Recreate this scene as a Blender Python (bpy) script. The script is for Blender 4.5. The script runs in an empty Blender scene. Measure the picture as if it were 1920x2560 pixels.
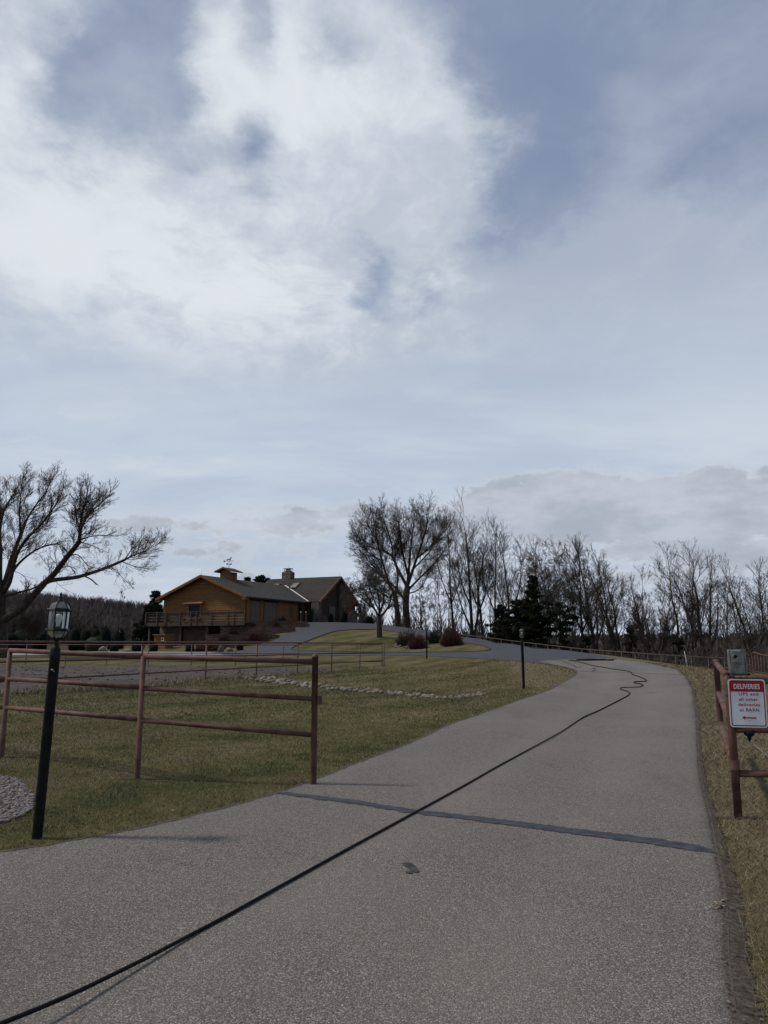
import bpy, bmesh, math, random
import numpy as np
from mathutils import Vector, Matrix
from mathutils.geometry import tessellate_polygon
random.seed(7); rng = np.random.default_rng(7)
sc = bpy.context.scene
COL = sc.collection
RAD = math.radians
# ---------------------------------------------------------------- camera model (photo pixels 1920x2560)
F = 1923.0; TH = math.atan(330/F); EYE = 1.6
ct, st = math.cos(TH), math.sin(TH)
def ray(px, py):
    a = (px-960)/F; b = (1280-py)/F
    return np.array([a, ct-b*st, st+b*ct])
def at(px, py, Y):
    d = ray(px, py); t = Y/d[1]
    return (d[0]*t, Y, EYE+d[2]*t)
def flat(px, py, z=0.0):
    d = ray(px, py); t = (z-EYE)/d[2]
    return (d[0]*t, d[1]*t, z)
# ---------------------------------------------------------------- object helpers
def tag(o, label=None, cat=None, group=None, kind=None):
    if label: o['label'] = label
    if cat: o['category'] = cat
    if group: o['group'] = group
    if kind: o['kind'] = kind
    return o
def thing(name, label, cat, loc=(0,0,0), rz=0, group=None):
    o = bpy.data.objects.new(name, None); COL.objects.link(o)
    o.location = loc; o.rotation_euler = (0,0,rz); o.empty_display_size = .3
    return tag(o, label, cat, group)
def link(name, me, mat, parent=None):
    o = bpy.data.objects.new(name, me); COL.objects.link(o)
    if mat is not None and len(me.materials) == 0: me.materials.append(mat)
    if parent is not None: o.parent = parent
    return o
def np_mesh(name, V, Fc, smooth=False):
    """V (n,3); Fc (m,k)"""
    me = bpy.data.meshes.new(name)
    V = np.asarray(V, dtype=np.float32); Fc = np.asarray(Fc, dtype=np.int32)
    m, k = Fc.shape
    me.vertices.add(len(V)); me.vertices.foreach_set('co', V.ravel())
    me.loops.add(m*k); me.loops.foreach_set('vertex_index', Fc.ravel())
    me.polygons.add(m)
    me.polygons.foreach_set('loop_start', np.arange(0, m*k, k, dtype=np.int32))
    me.polygons.foreach_set('loop_total', np.full(m, k, dtype=np.int32))
    me.polygons.foreach_set('use_smooth', np.full(m, smooth))
    me.update(calc_edges=True)
    return me
class MB:
    def __init__(s): s.v = []; s.f = []; s.sm = []
    def add(s, vs, fs, smooth=False):
        n = len(s.v); s.v += [tuple(v) for v in vs]
        s.f += [tuple(i+n for i in f) for f in fs]; s.sm += [smooth]*len(fs)
        return s
    def box(s, c, size, M=None):
        x, y, z = [q/2 for q in size]
        vs = [Vector((a*x, b*y, d*z)) for a in (-1,1) for b in (-1,1) for d in (-1,1)]
        if M is not None: vs = [M @ v for v in vs]
        c = Vector(c); vs = [v+c for v in vs]
        return s.add(vs, [(0,1,3,2),(4,6,7,5),(0,4,5,1),(2,3,7,6),(0,2,6,4),(1,5,7,3)])
    def hexa(s, P):   # 8 points: bottom 4 ring, top 4 ring
        return s.add(P, [(3,2,1,0),(4,5,6,7),(0,1,5,4),(1,2,6,5),(2,3,7,6),(3,0,4,7)])
    def slab(s, P, t):  # planar polygon P thickened downwards along z by t
        n = len(P); Q = [(p[0],p[1],p[2]-t) for p in P]
        return s.add(list(P)+Q, [tuple(range(n)), tuple(range(2*n-1, n-1, -1))]+[(i, n+i, n+(i+1)%n, (i+1)%n) for i in range(n)])
    def beam(s, a, b, w, h, up=(0,0,1)):
        a = Vector(a); b = Vector(b); d = (b-a).normalized()
        r = d.cross(Vector(up))
        if r.length < 1e-4: r = Vector((1,0,0))
        r = r.normalized(); u = r.cross(d).normalized()
        P = []
        for e in (a, b):
            for sx, sz in ((-1,-1),(1,-1),(1,1),(-1,1)): P.append(e+r*(sx*w/2)+u*(sz*h/2))
        return s.add(P, [(0,1,2,3),(7,6,5,4),(0,4,5,1),(1,5,6,2),(2,6,7,3),(3,7,4,0)])
    def tube(s, pts, rad, n=10, caps=True):
        pts = [Vector(p) for p in pts]
        if not hasattr(rad, '__len__'): rad = [rad]*len(pts)
        vs = []; prev = None
        for i, p in enumerate(pts):
            d = (pts[min(i+1, len(pts)-1)]-pts[max(i-1, 0)]).normalized()
            if prev is None:
                r = d.cross(Vector((0,0,1)))
                if r.length < 1e-3: r = Vector((1,0,0))
            else: r = prev-d*prev.dot(d)
            r = r.normalized(); prev = r; u = d.cross(r)
            for k in range(n):
                a = 2*math.pi*k/n
                vs.append(p+(r*math.cos(a)+u*math.sin(a))*rad[i])
        m = len(pts); fs = [(i*n+k, i*n+(k+1)%n, (i+1)*n+(k+1)%n, (i+1)*n+k) for i in range(m-1) for k in range(n)]
        s.add(vs, fs, True)
        if caps:
            b = len(s.v)-m*n
            s.f += [tuple(b+k for k in range(n-1,-1,-1)), tuple(b+(m-1)*n+k for k in range(n))]; s.sm += [False]*2
        return s
    def lathe(s, prof, c=(0,0,0), n=20, smooth=True, ang0=0):
        vs = [(c[0]+r*math.cos(ang0+2*math.pi*k/n), c[1]+r*math.sin(ang0+2*math.pi*k/n), c[2]+z) for r, z in prof for k in range(n)]
        m = len(prof)
        return s.add(vs, [(i*n+k, i*n+(k+1)%n, (i+1)*n+(k+1)%n, (i+1)*n+k) for i in range(m-1) for k in range(n)], smooth)
    def build(s, name, mat, parent=None):
        me = bpy.data.meshes.new(name); me.from_pydata(s.v, [], s.f)
        me.polygons.foreach_set('use_smooth', s.sm); me.update()
        bm = bmesh.new(); bm.from_mesh(me); bmesh.ops.recalc_face_normals(bm, faces=bm.faces); bm.to_mesh(me); bm.free()
        return link(name, me, mat, parent)
def copy_tree(o, parent=None):
    c = o.copy(); COL.objects.link(c)
    if parent is not None: c.parent = parent
    for ch in [q for q in bpy.data.objects if q.parent == o]: copy_tree(ch, c)
    return c
def catmull(P, step=4, closed=False):
    P = [np.array(p, float) for p in P]; n = len(P); out = []
    rngk = range(n) if closed else range(n-1)
    for i in rngk:
        if closed: a, b, c, d = P[(i-1)%n], P[i], P[(i+1)%n], P[(i+2)%n]
        else: a, b, c, d = P[max(i-1,0)], P[i], P[i+1], P[min(i+2,n-1)]
        for k in range(step):
            t = k/step
            out.append(.5*((2*b)+(c-a)*t+(2*a-5*b+4*c-d)*t*t+(-a+3*b-3*c+d)*t**3))
    if not closed: out.append(P[-1])
    return out
# ---------------------------------------------------------------- node helpers
def new_mat(name):
    m = bpy.data.materials.new(name); m.use_nodes = True
    nt = m.node_tree; b = nt.nodes['Principled BSDF']
    b.inputs['Specular IOR Level'].default_value = .3
    return m, nt, b
def N(nt, t, **k):
    n = nt.nodes.new(t)
    for a, v in k.items(): setattr(n, a, v)
    return n
def setin(nt, n, i, v):
    if hasattr(v, 'bl_rna') and isinstance(v, bpy.types.NodeSocket): nt.links.new(v, n.inputs[i])
    elif v is not None:
        if isinstance(v, (tuple, list)) and len(v) == 3 and n.inputs[i].type == 'RGBA': v = tuple(v)+(1,)
        n.inputs[i].default_value = v
def mth(nt, op, a, b=None, c=None, clamp=False):
    n = N(nt, 'ShaderNodeMath', operation=op, use_clamp=clamp)
    setin(nt, n, 0, a); setin(nt, n, 1, b)
    if c is not None: setin(nt, n, 2, c)
    return n.outputs[0]
def mix(nt, f, a, b, blend='MIX'):
    n = N(nt, 'ShaderNodeMix', data_type='RGBA', blend_type=blend)
    setin(nt, n, 0, f); setin(nt, n, 6, a); setin(nt, n, 7, b)
    return n.outputs[2]
def pos(nt): return N(nt, 'ShaderNodeNewGeometry').outputs['Position']
def objc(nt): return N(nt, 'ShaderNodeTexCoord').outputs['Object']
def noise(nt, vec, scale, detail=3, rough=.55, dist=0, color=False):
    n = N(nt, 'ShaderNodeTexNoise'); setin(nt, n, 'Vector', vec)
    setin(nt, n, 'Scale', scale); setin(nt, n, 'Detail', detail); setin(nt, n, 'Roughness', rough); setin(nt, n, 'Distortion', dist)
    return n.outputs['Color' if color else 'Fac']
def voro(nt, vec, scale, feature='F1', out='Distance', rnd=1):
    n = N(nt, 'ShaderNodeTexVoronoi', feature=feature); setin(nt, n, 'Vector', vec); setin(nt, n, 'Scale', scale)
    setin(nt, n, 'Randomness', rnd)
    return n.outputs[out]
def ramp(nt, f, stops, interp='LINEAR'):
    n = N(nt, 'ShaderNodeValToRGB'); n.color_ramp.interpolation = interp
    e = n.color_ramp.elements
    while len(e) < len(stops): e.new(.5)
    for k, (p, c) in enumerate(stops):
        e[k].position = p; e[k].color = (c, c, c, 1) if not hasattr(c, '__len__') else tuple(c)+(1,)
    setin(nt, n, 0, f); return n.outputs[0]
def mapr(nt, f, a, b, c=0, d=1, interp='SMOOTHSTEP'):
    n = N(nt, 'ShaderNodeMapRange', interpolation_type=interp)
    for i, v in enumerate((f, a, b, c, d)): setin(nt, n, i, v)
    return n.outputs[0]
def vmul(nt, vec, s):
    n = N(nt, 'ShaderNodeVectorMath', operation='MULTIPLY'); setin(nt, n, 0, vec); setin(nt, n, 1, s); return n.outputs[0]
def vadd(nt, a, b):
    n = N(nt, 'ShaderNodeVectorMath', operation='ADD'); setin(nt, n, 0, a); setin(nt, n, 1, b); return n.outputs[0]
def bump(nt, b, h, strength=.5, dist=.01):
    n = N(nt, 'ShaderNodeBump'); setin(nt, n, 'Strength', strength); setin(nt, n, 'Distance', dist); setin(nt, n, 'Height', h)
    nt.links.new(n.outputs[0], b.inputs['Normal'])
def noisy(name, c1, c2, scale=8, detail=4, rough=.8, bstr=.3, bdist=.01, bscale=None, stretch=None, spec=.3, metal=0, lo=.35, hi=.65):
    m, nt, b = new_mat(name); v = objc(nt)
    if stretch: v = vmul(nt, v, stretch)
    f = noise(nt, v, scale, detail)
    setin(nt, b, 'Base Color', mix(nt, mapr(nt, f, lo, hi), c1, c2))
    b.inputs['Roughness'].default_value = rough; b.inputs['Specular IOR Level'].default_value = spec; b.inputs['Metallic'].default_value = metal
    if bstr: bump(nt, b, noise(nt, v, bscale or scale*3, 4), bstr, bdist)
    return m
M = {}
# ---------------------------------------------------------------- terrain control points
CP = []
def G(px, py, Y=None, add=True):
    p = at(px, py, Y) if Y else flat(px, py)
    if add: CP.append(p)
    return p
LEFT_EDGE = [flat(-500,2200), flat(-200,2170), flat(0,2144.6), flat(160,2119), flat(304,2092), flat(464,2054), flat(591,2020), flat(696,1988), flat(776,1958),
  flat(839,1933.5), flat(939,1893), flat(1002,1870), flat(1083,1836), flat(1129,1818), G(1205.5,1786.6,17.2), G(1298,1752.7,20.9), G(1338,1740,22.8),
  G(1396,1713.6,27.0), G(1430,1696,30.3), G(1443.5,1682,33.5), G(1434,1673.7,35.5), G(1407,1667,37.5)]
LEFT_DARK = [G(1345,1658,40.5), G(1289,1653,42.5), G(1205,1647,46.5), G(1135,1643.7,50), G(1067,1640.3,53.5), G(1000,1639,55)]
RIGHT_NEAR = [flat(1870,2750), flat(1845,2558), flat(1826,2400), flat(1823,2334), flat(1815,2221), flat(1797,2139), flat(1780,2050), flat(1767,1998), flat(1754,1941), flat(1749,1896), flat(1746,1840),
  flat(1743,1797), G(1737,1760,19.6), G(1729,1719,24), G(1708,1688,29), G(1685,1673,33.5), G(1607,1656,40)]
BOUND = [G(1346,1654.3,41.6), G(1396,1650.5,43.2), G(1460,1648.5,44), G(1540,1647.5,45)]
RIGHT_DARK = [G(1482,1635.5,49), G(1396,1624.5,54), G(1289,1611,61), G(1217,1600,69), G(1154,1592,75), G(1090,1582,82), G(1040,1574.5,86), G(989,1567.7,89), G(944,1561.7,91), G(885,1560,92), G(831,1558.8,92), G(790,1557.5,90.5)]
ISLAND = [G(729,1622.5,66), G(746,1612.5,68), G(766,1604,70), G(794.6,1592.6,73), G(822,1583.5,76.5), G(845,1578,78.5), G(885,1575,80.5), G(939,1574.7,81.5), G(975,1578,80),
  G(1010,1584,77), G(1060,1592,73), G(1110,1600,68), G(1152,1606,64.5), G(1193,1612,61), G(1217,1618,58.6), G(1226,1623.5,56.8), G(1217,1628,55.7), G(1193,1630,56),
  G(1120,1631,57.5), G(1050,1632,59), G(1000,1632.4,60), G(965,1631.6,61), G(880,1630.5,62), G(800,1629.3,63), G(745,1627.3,64)]
DRIVE_LEFT = [G(772,1563,82), G(740,1574.5,79), G(704,1591.7,76), G(679,1602.8,74), G(644,1614,71.5), G(598,1627,68.8), G(525,1630.5,67.5), G(420,1630,67.5), G(250,1629.5,68), G(100,1629,68.5), G(-150,1629,69)]
DRIVE_FRONT = [G(-150,1639.5,62.5), G(100,1639,61.5), G(250,1638.5,61), G(420,1638,60.5), G(560,1638,60), G(700,1638.4,59.2), G(830,1638.8,58), G(930,1639,56.6)]
P = CP.append
for x in (-30,-20,-12,-6,0,6,12,20,30):
    for y in (-15,-5,3): P((x, y, 0))
for x, y, z in [(-1,9,0),(3,9,0),(5,8,0),(9,9,.03),(-3.1,9.4,.05),(-5.4,10.8,.1),(-10,11,.15),(-16,12,.2),(-3,13,.05),(0,14,0),(4.9,27,.08),(-9.5,22.8,.25),(-6.8,29.9,.22),
  (-4.1,37,.22),(0,47.5,.24),(-9.3,49.5,.2),(-24,53,.2),(-40,55,.2),(-20,38,.2),(-35,35,.2),(-20,25,.2),(-35,20,.2),(0,32,.12),(5,36,.25),(-55,70,.8),(-38,80,.9),(-30,90,1.1),(-60,100,1.5),(9,14,.1),(14,14,.1),(13,20,.2),(-30,110,1.5),
  (-22,77,1.05),(-26,80,1.0),(-17,75,1.0),(-20,85,2),(-17,88,3),(-12,84,3.7),(-10,86,3.95),(-9,90,3.95),(-6,96,4),(-3,100,3.9),(-14,100,3.8),(-10,115,3.5),(0,108,3.5),
  (17,24,.1),(18,34,-.1),(30,30,-1.2),(30,45,-2),(35,15,-.6),(60,40,-4),(60,70,-7),(40,70,-5),(50,0,-1.5),(50,100,-9),(30,90,-4),(60,120,-11)]: P((x,y,z))
G(948,1592,68); G(1067,1647,51); G(885,1600,71); G(1020,1612,66); G(850,1615,66)
for a in [(1680,1666,37),(1728,1673,33),(1789,1686,27.5),(1850,1712,21.5)]: G(*a)
FENCE_R = [(1032,1570,100),(1100,1580,92),(1168,1588,84),(1226,1595,77),(1280,1602,71.5),(1340,1609.5,67),(1398,1616,63.5),(1455,1622.5,61),(1520,1627.5,58.8),(1587,1632,57.2),(1652,1637,56),(1728,1641.5,55),(1810,1645.5,54.2),(1867,1647.5,53.6)]
FR = [at(*a) for a in FENCE_R]
for p in FR: P((p[0], p[1], p[2]-1.35))
for p in FR[2::3]: P((p[0]+9, p[1]+7, p[2]-3.2))
C = np.array(CP)
# thin plate spline
def _phi(r2): return .5*r2*np.log(np.maximum(r2, 1e-9))
_S = 20.0
_c = C[:, :2]/_S; n_ = len(C)
K = _phi(((_c[:,None]-_c[None])**2).sum(-1))+np.eye(n_)*2e-3
Pm = np.c_[np.ones(n_), _c]
A_ = np.zeros((n_+3, n_+3)); A_[:n_,:n_] = K; A_[:n_,n_:] = Pm; A_[n_:,:n_] = Pm.T
W_ = np.linalg.solve(A_, np.r_[C[:,2], 0,0,0])
def sstep(x, a, b):
    t = np.clip((x-a)/(b-a), 0, 1); return t*t*(3-2*t)
def farz(x, y):
    r = np.hypot(x, y)
    z = np.where(x < 0, 1.5, 0)-sstep(x+0.15*y, 20, 140)*12*(1-sstep(r, 500, 1300))
    z = z-6*sstep(y, 130, 260)*(1-sstep(r, 500, 1300))*(1-sstep(-x, 20, 120))
    z = z+19*np.exp(-((x+215)/120)**2-((y-390)/120)**2)+3*np.exp(-((x+60)/90)**2-((y-420)/120)**2)
    z = z+sstep(r, 1300, 2300)*(13+7*np.sin(x/310.)+4*np.sin(x/130.+1))
    return z
def H(x, y):
    x = np.asarray(x, float); y = np.asarray(y, float); sh = x.shape
    x = x.ravel(); y = y.ravel()
    xi = np.clip(x, -70, 70); yi = np.clip(y, -20, 130)
    q = np.c_[xi, yi]/_S; z = np.empty(len(x))
    for i in range(0, len(x), 20000):
        qq = q[i:i+20000]
        z[i:i+20000] = _phi(((qq[:,None]-_c[None])**2).sum(-1)) @ W_[:n_]+W_[n_]+qq @ W_[n_+1:]
    d = np.maximum(np.maximum(np.abs(x)-45, y-105), -y-10)
    w = sstep(d, 0, 40)
    return (z*(1-w)+farz(x, y)*w).reshape(sh)
def h(x, y): return float(H([x], [y])[0])
def ground(px, py, Y0=3, Y1=140):
    Ys = np.linspace(Y0, Y1, 1500); d = ray(px, py); t = Ys/d[1]
    z = EYE+d[2]*t; hz = H(d[0]*t, Ys); k = np.argmax(hz >= z)
    return (float(d[0]*t[k]), float(Ys[k]), float(hz[k]))
xs = np.unique(np.r_[-3500,-2500,-1800,-1300,np.arange(-900,-80,30),np.arange(-80,-30,2.),np.arange(-30,-12,1.),np.arange(-12,12,.5),np.arange(12,30,1.),np.arange(30,80,2.),np.arange(80,900,30),1300,1800,2500,3500])
ys = np.unique(np.r_[-900,-300,-100,-50,-25,np.arange(-20,0,2.),np.arange(0,40,.5),np.arange(40,105,1.),np.arange(105,150,3.),np.arange(150,700,20),np.arange(700,1500,80),np.arange(1500,3600,200)])
# ---------------------------------------------------------------- ground materials
def grass_color(nt, b, blade=False):
    p = pos(nt)
    sp = N(nt, 'ShaderNodeSeparateXYZ'); nt.links.new(p, sp.inputs[0]); x, y = sp.outputs[0], sp.outputs[1]
    n1 = noise(nt, p, .22, 4, .6); n2 = noise(nt, p, 1.6, 4, .65); n3 = noise(nt, p, 9, 3, .6)
    # mowing stripes follow the drive, faint
    st_ = mth(nt, 'SINE', mth(nt, 'ADD', mth(nt, 'ADD', mth(nt, 'MULTIPLY', x, 2.2), mth(nt, 'MULTIPLY', y, -1.25)), mth(nt, 'MULTIPLY', n1, 5.0)))
    f = mth(nt, 'ADD', mth(nt, 'MULTIPLY', n1, .75), mth(nt, 'ADD', mth(nt, 'MULTIPLY', n2, .65), mth(nt, 'MULTIPLY', st_, .09)))
    side = mapr(nt, mth(nt, 'SUBTRACT', x, mth(nt, 'MULTIPLY', y, .1)), 1.6, 3.0)          # right verge is drier
    f = mth(nt, 'ADD', f, mth(nt, 'MULTIPLY', side, .34))
    hill = mapr(nt, y, 50, 70); f = mth(nt, 'ADD', f, mth(nt, 'MULTIPLY', hill, .05))
    green = (.056,.065,.020); olive = (.112,.098,.038); tan = (.175,.140,.085)
    c = mix(nt, mapr(nt, f, .52, .68), green, olive); c = mix(nt, mapr(nt, f, .66, .96), c, tan)
    c = mix(nt, mth(nt, 'MULTIPLY', mapr(nt, n3, .3, .7), .45), c, mix(nt, .5, c, (.02,.017,.010)))
    return c, p
M['lawn'], nt, b = new_mat('lawn'); c, p = grass_color(nt, b)
zone = N(nt, 'ShaderNodeAttribute', attribute_name='wood').outputs['Fac']
fl = mix(nt, noise(nt, p, 2.5, 5, .7), (.020,.015,.010), (.075,.055,.038))
fine = noise(nt, p, 70, 3, .7)
c = mix(nt, mth(nt, 'MULTIPLY', mapr(nt, fine, .35, .7), .5), c, (.03,.028,.014))
c = mix(nt, zone, c, fl)
setin(nt, b, 'Base Color', c); b.inputs['Roughness'].default_value = .95; b.inputs['Specular IOR Level'].default_value = .08
bump(nt, b, mth(nt, 'ADD', noise(nt, p, 45, 4, .7), mth(nt, 'MULTIPLY', noise(nt, p, 6, 3), 1.5)), .7, .03)
M['blade'], nt, b = new_mat('grass_blade'); c, p = grass_color(nt, b)
rnd = N(nt, 'ShaderNodeAttribute', attribute_name='tone').outputs['Fac']
c = mix(nt, mapr(nt, rnd, .55, 1.0), c, (.27,.22,.13)); c = mix(nt, mapr(nt, rnd, .45, .0), c, (.052,.058,.020))
setin(nt, b, 'Base Color', c); b.inputs['Roughness'].default_value = .7; b.inputs['Specular IOR Level'].default_value = .15

def asphalt(name, dark, mid, light, brown, dirt=True):
    m, nt, b = new_mat(name); p = pos(nt)
    v = voro(nt, p, 125, 'F1', 'Color'); sp = N(nt, 'ShaderNodeSeparateColor'); nt.links.new(v, sp.inputs[0]); g = sp.outputs[0]
    v2 = voro(nt, p, 190, 'F1', 'Color'); sp2 = N(nt, 'ShaderNodeSeparateColor'); nt.links.new(v2, sp2.inputs[0]); g2 = sp2.outputs[1]
    c = ramp(nt, g, [(0, dark), (.25, dark), (.5, mid), (.75, mid), (1, light)])
    c2 = ramp(nt, g2, [(0, dark), (.5, mid), (.93, mid), (1, light)])
    c = mix(nt, .40, c, c2)
    d = voro(nt, p, 125, 'F1', 'Distance')
    c = mix(nt, mth(nt, 'MULTIPLY', mapr(nt, d, .45, .75), .7), c, dark)
    big = noise(nt, p, .35, 5, .6); md = noise(nt, p, 2.2, 5, .7)
    c = mix(nt, mth(nt, 'MULTIPLY', mapr(nt, big, .35, .68), .35), c, brown)
    c = mix(nt, mth(nt, 'MULTIPLY', mapr(nt, md, .56, .78), .35), c, dark)
    if dirt:
        wt = N(nt, 'ShaderNodeAttribute', attribute_name='track').outputs['Fac']
        c = mix(nt, mth(nt, 'MULTIPLY', mth(nt, 'MULTIPLY', wt, mapr(nt, noise(nt, p, 1.2, 4, .6), .3, .7, .5, 1)), .30), c, mix(nt, .5, c, (.25,.23,.21)))
        ea = N(nt, 'ShaderNodeAttribute', attribute_name='edge').outputs['Fac']; c = mix(nt, mth(nt, 'MULTIPLY', mapr(nt, mth(nt, 'ADD', ea, mth(nt, 'MULTIPLY', mth(nt, 'SUBTRACT', noise(nt, p, 9, 6, .7), .5), .9)), .25, .95), .75), c, (.062,.048,.038))
        hz_ = mapr(nt, noise(nt, vmul(nt, p, (.5,.16,1)), 1.1, 6, .65), .50, .72); c = mix(nt, mth(nt, 'MULTIPLY', hz_, .28), c, (.055,.048,.043))
        st_ = voro(nt, vadd(nt, p, vmul(nt, noise(nt, p, 8, 3, color=True), (.25,.25,0))), .75, 'F1', 'Distance')
        c = mix(nt, mth(nt, 'MULTIPLY', mapr(nt, st_, .05, .0), .6), c, (.03,.022,.018))
    setin(nt, b, 'Base Color', c); b.inputs['Roughness'].default_value = .85; b.inputs['Specular IOR Level'].default_value = .25
    bump(nt, b, mth(nt, 'ADD', mth(nt, 'MULTIPLY', d, -1), mth(nt, 'MULTIPLY', g, .4)), .8, .006)
    return m
M['asphalt'] = asphalt('worn_asphalt', (.042,.038,.033), (.176,.161,.143), (.50,.47,.42), (.184,.163,.140))
M['dark_asphalt'] = asphalt('sealed_asphalt', (.038,.038,.043), (.064,.066,.078), (.11,.112,.125), (.052,.053,.064), False)
M['path'] = noisy('pale_gravel', (.17,.16,.16), (.26,.25,.25), 4, 5, .95, .4, .02, 60)
M['seal'] = noisy('crack_sealer', (.026,.029,.034), (.066,.072,.082), 9, 6, .75, .6, .006, 40, (1,5,1), .12)
M['crack'] = noisy('crack', (.018,.017,.017), (.05,.048,.046), 20, 3, .8, .2, .003)
M['soil'] = noisy('soil', (.036,.027,.021), (.090,.070,.054), 30, 8, .95, .6, .012, 90)
M['paddock'], nt, b = new_mat('paddock_dirt'); p = pos(nt)
c = mix(nt, mapr(nt, noise(nt, p, .5, 6, .7), .35, .65), (.070,.054,.045), (.120,.100,.086))
c = mix(nt, mapr(nt, noise(nt, p, 14, 4, .7), .4, .62), mix(nt, .45, c, (.03,.024,.02)), c)
c = mix(nt, mapr(nt, voro(nt, p, 3.0), .11, .07), c, (.02,.016,.013))
setin(nt, b, 'Base Color', c); b.inputs['Roughness'].default_value = .95
bump(nt, b, mth(nt, 'ADD', noise(nt, p, 12, 5, .7), noise(nt, p, 50, 3, .7)), 1, .05)

# ---------------------------------------------------------------- terrain
X, Y = np.meshgrid(xs, ys); Z = H(X, Y)
nx, ny = len(xs), len(ys)
V = np.c_[X.ravel(), Y.ravel(), Z.ravel()]
i = np.arange((ny-1)*(nx-1)); r_, q_ = i//(nx-1), i % (nx-1); k = r_*nx+q_
me = np_mesh('ground', V, np.c_[k, k+1, k+nx+1, k+nx], True)
fx = np.array([p[0] for p in FR]); fy = np.array([p[1] for p in FR]); o_ = np.argsort(-fy)
lim = np.interp(-V[:,1], -fy[o_], fx[o_])       # fence x as a function of y
wood = sstep(V[:,0]-lim, -.8, 1.2)*sstep(V[:,1], 30, 46)
wood = np.maximum(wood, sstep(V[:,1], 99, 104)); wood = np.maximum(wood, sstep(-V[:,0], 34, 40)*sstep(V[:,1], 66, 70))
wood = np.maximum(wood, sstep(np.hypot(V[:,0], V[:,1]), 150, 190))
at_ = me.attributes.new('wood', 'FLOAT', 'POINT'); at_.data.foreach_set('value', wood.astype(np.float32))
g_ = link('ground', me, M['lawn']); tag(g_, kind='structure')

def drape(name, outlines, lift, mat, gx=None, kind='structure', parent=None):
    """polygon (first outline) with holes, cut along the terrain grid and laid on it"""
    loops = [[Vector((p[0], p[1], 0)) for p in o] for o in outlines]
    tris = tessellate_polygon(loops); flatv = [v for l in loops for v in l]
    bm = bmesh.new(); vs = [bm.verts.new(v) for v in flatv]
    for t in tris:
        if len(set(t)) == 3:
            try: bm.faces.new([vs[i] for i in t])
            except ValueError: pass
    x0, x1 = min(v.x for v in flatv), max(v.x for v in flatv); y0, y1 = min(v.y for v in flatv), max(v.y for v in flatv)
    for arr, lo, hi, no in ((xs if gx is None else np.unique(np.r_[xs, gx]), x0, x1, (1,0,0)), (ys, y0, y1, (0,1,0))):
        for c in arr:
            if lo < c < hi:
                bmesh.ops.bisect_plane(bm, geom=bm.verts[:]+bm.edges[:]+bm.faces[:], dist=1e-5, plane_co=(c if no[0] else 0, c if no[1] else 0, 0), plane_no=no)
    co = np.array([v.co[:] for v in bm.verts]); z = H(co[:,0], co[:,1])
    for v, zz in zip(bm.verts, z): v.co.z = zz+lift
    bmesh.ops.recalc_face_normals(bm, faces=bm.faces)
    if sum(f.normal.z for f in bm.faces) < 0: bmesh.ops.reverse_faces(bm, faces=bm.faces)
    me = bpy.data.meshes.new(name); bm.to_mesh(me); bm.free()
    o = link(name, me, mat, parent)
    if kind: tag(o, kind=kind)
    return o
def rag(P, amp, step=1.0, seed=1):
    r = random.Random(seed); out = []; n = len(P)
    for i in range(n):
        a, b = np.array(P[i][:2]), np.array(P[(i+1)%n][:2]); L = np.linalg.norm(b-a); m = max(1, int(L/step)); nn = np.array([-(b-a)[1], (b-a)[0]])/max(L, 1e-6)
        for k in range(m): out.append(tuple(a+(b-a)*k/m+nn*r.uniform(-amp, amp)))
    return out
LE = catmull([p[:2] for p in LEFT_EDGE], 4); RE = catmull([p[:2] for p in RIGHT_NEAR]+[BOUND[-1][:2]], 4)
near_road = LE+[p[:2] for p in BOUND[:-1]]+RE[::-1]+[(RE[0][0]+.3, -12), (LE[0][0]-6, -12)]
ro = drape('road', [near_road], .022, M['asphalt'], gx=np.r_[np.arange(-1,6,.1), np.arange(6,13,.25)])
_v = np.empty(len(ro.data.vertices)*3); ro.data.vertices.foreach_get('co', _v); _v = _v.reshape(-1, 3)
_L = np.array([q for q in LE]); _R = np.array([q for q in RE]); _ym = np.linspace(2, 45, 80)
_lx = np.interp(_v[:,1], _L[np.argsort(_L[:,1]),1], np.sort(_L[:,0])); _rx = np.interp(_v[:,1], _R[np.argsort(_R[:,1]),1], _R[np.argsort(_R[:,1]),0])
_u = _rx-_v[:,0]; _tr = np.exp(-((_u-1.1)/.38)**2)+np.exp(-((_u-2.75)/.38)**2)
_ed = np.exp(-np.clip(_u, 0, 9)/.10)*(_v[:,1] > 1)+.5*np.exp(-np.clip(_v[:,0]-np.interp(_v[:,1], _L[np.argsort(_L[:,1]),1], _L[np.argsort(_L[:,1]),0]), 0, 9)/.08)
_e = ro.data.attributes.new('edge', 'FLOAT', 'POINT'); _e.data.foreach_set('value', _ed.astype(np.float32))
_a = ro.data.attributes.new('track', 'FLOAT', 'POINT'); _a.data.foreach_set('value', _tr.astype(np.float32))
LD = catmull([LEFT_EDGE[-1][:2]]+[p[:2] for p in LEFT_DARK]+[p[:2] for p in DRIVE_FRONT[::-1]], 4)
RD = catmull([BOUND[-1][:2]]+[p[:2] for p in RIGHT_DARK], 4)
DL = catmull([p[:2] for p in DRIVE_LEFT], 4)
court = [(-1.5,98),(-7.5,92.4),(-12,93),(-14,81),(-9.2,84.4),(-7.9,84.2)]
dark_outer = LD+DL[::-1]+court[::-1]+RD[::-1]+[p[:2] for p in BOUND[:-1]][::-1]
isl = catmull([p[:2] for p in ISLAND], 4, True)
drape('driveway', [dark_outer, isl[::-1]], .018, M['dark_asphalt'])
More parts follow.
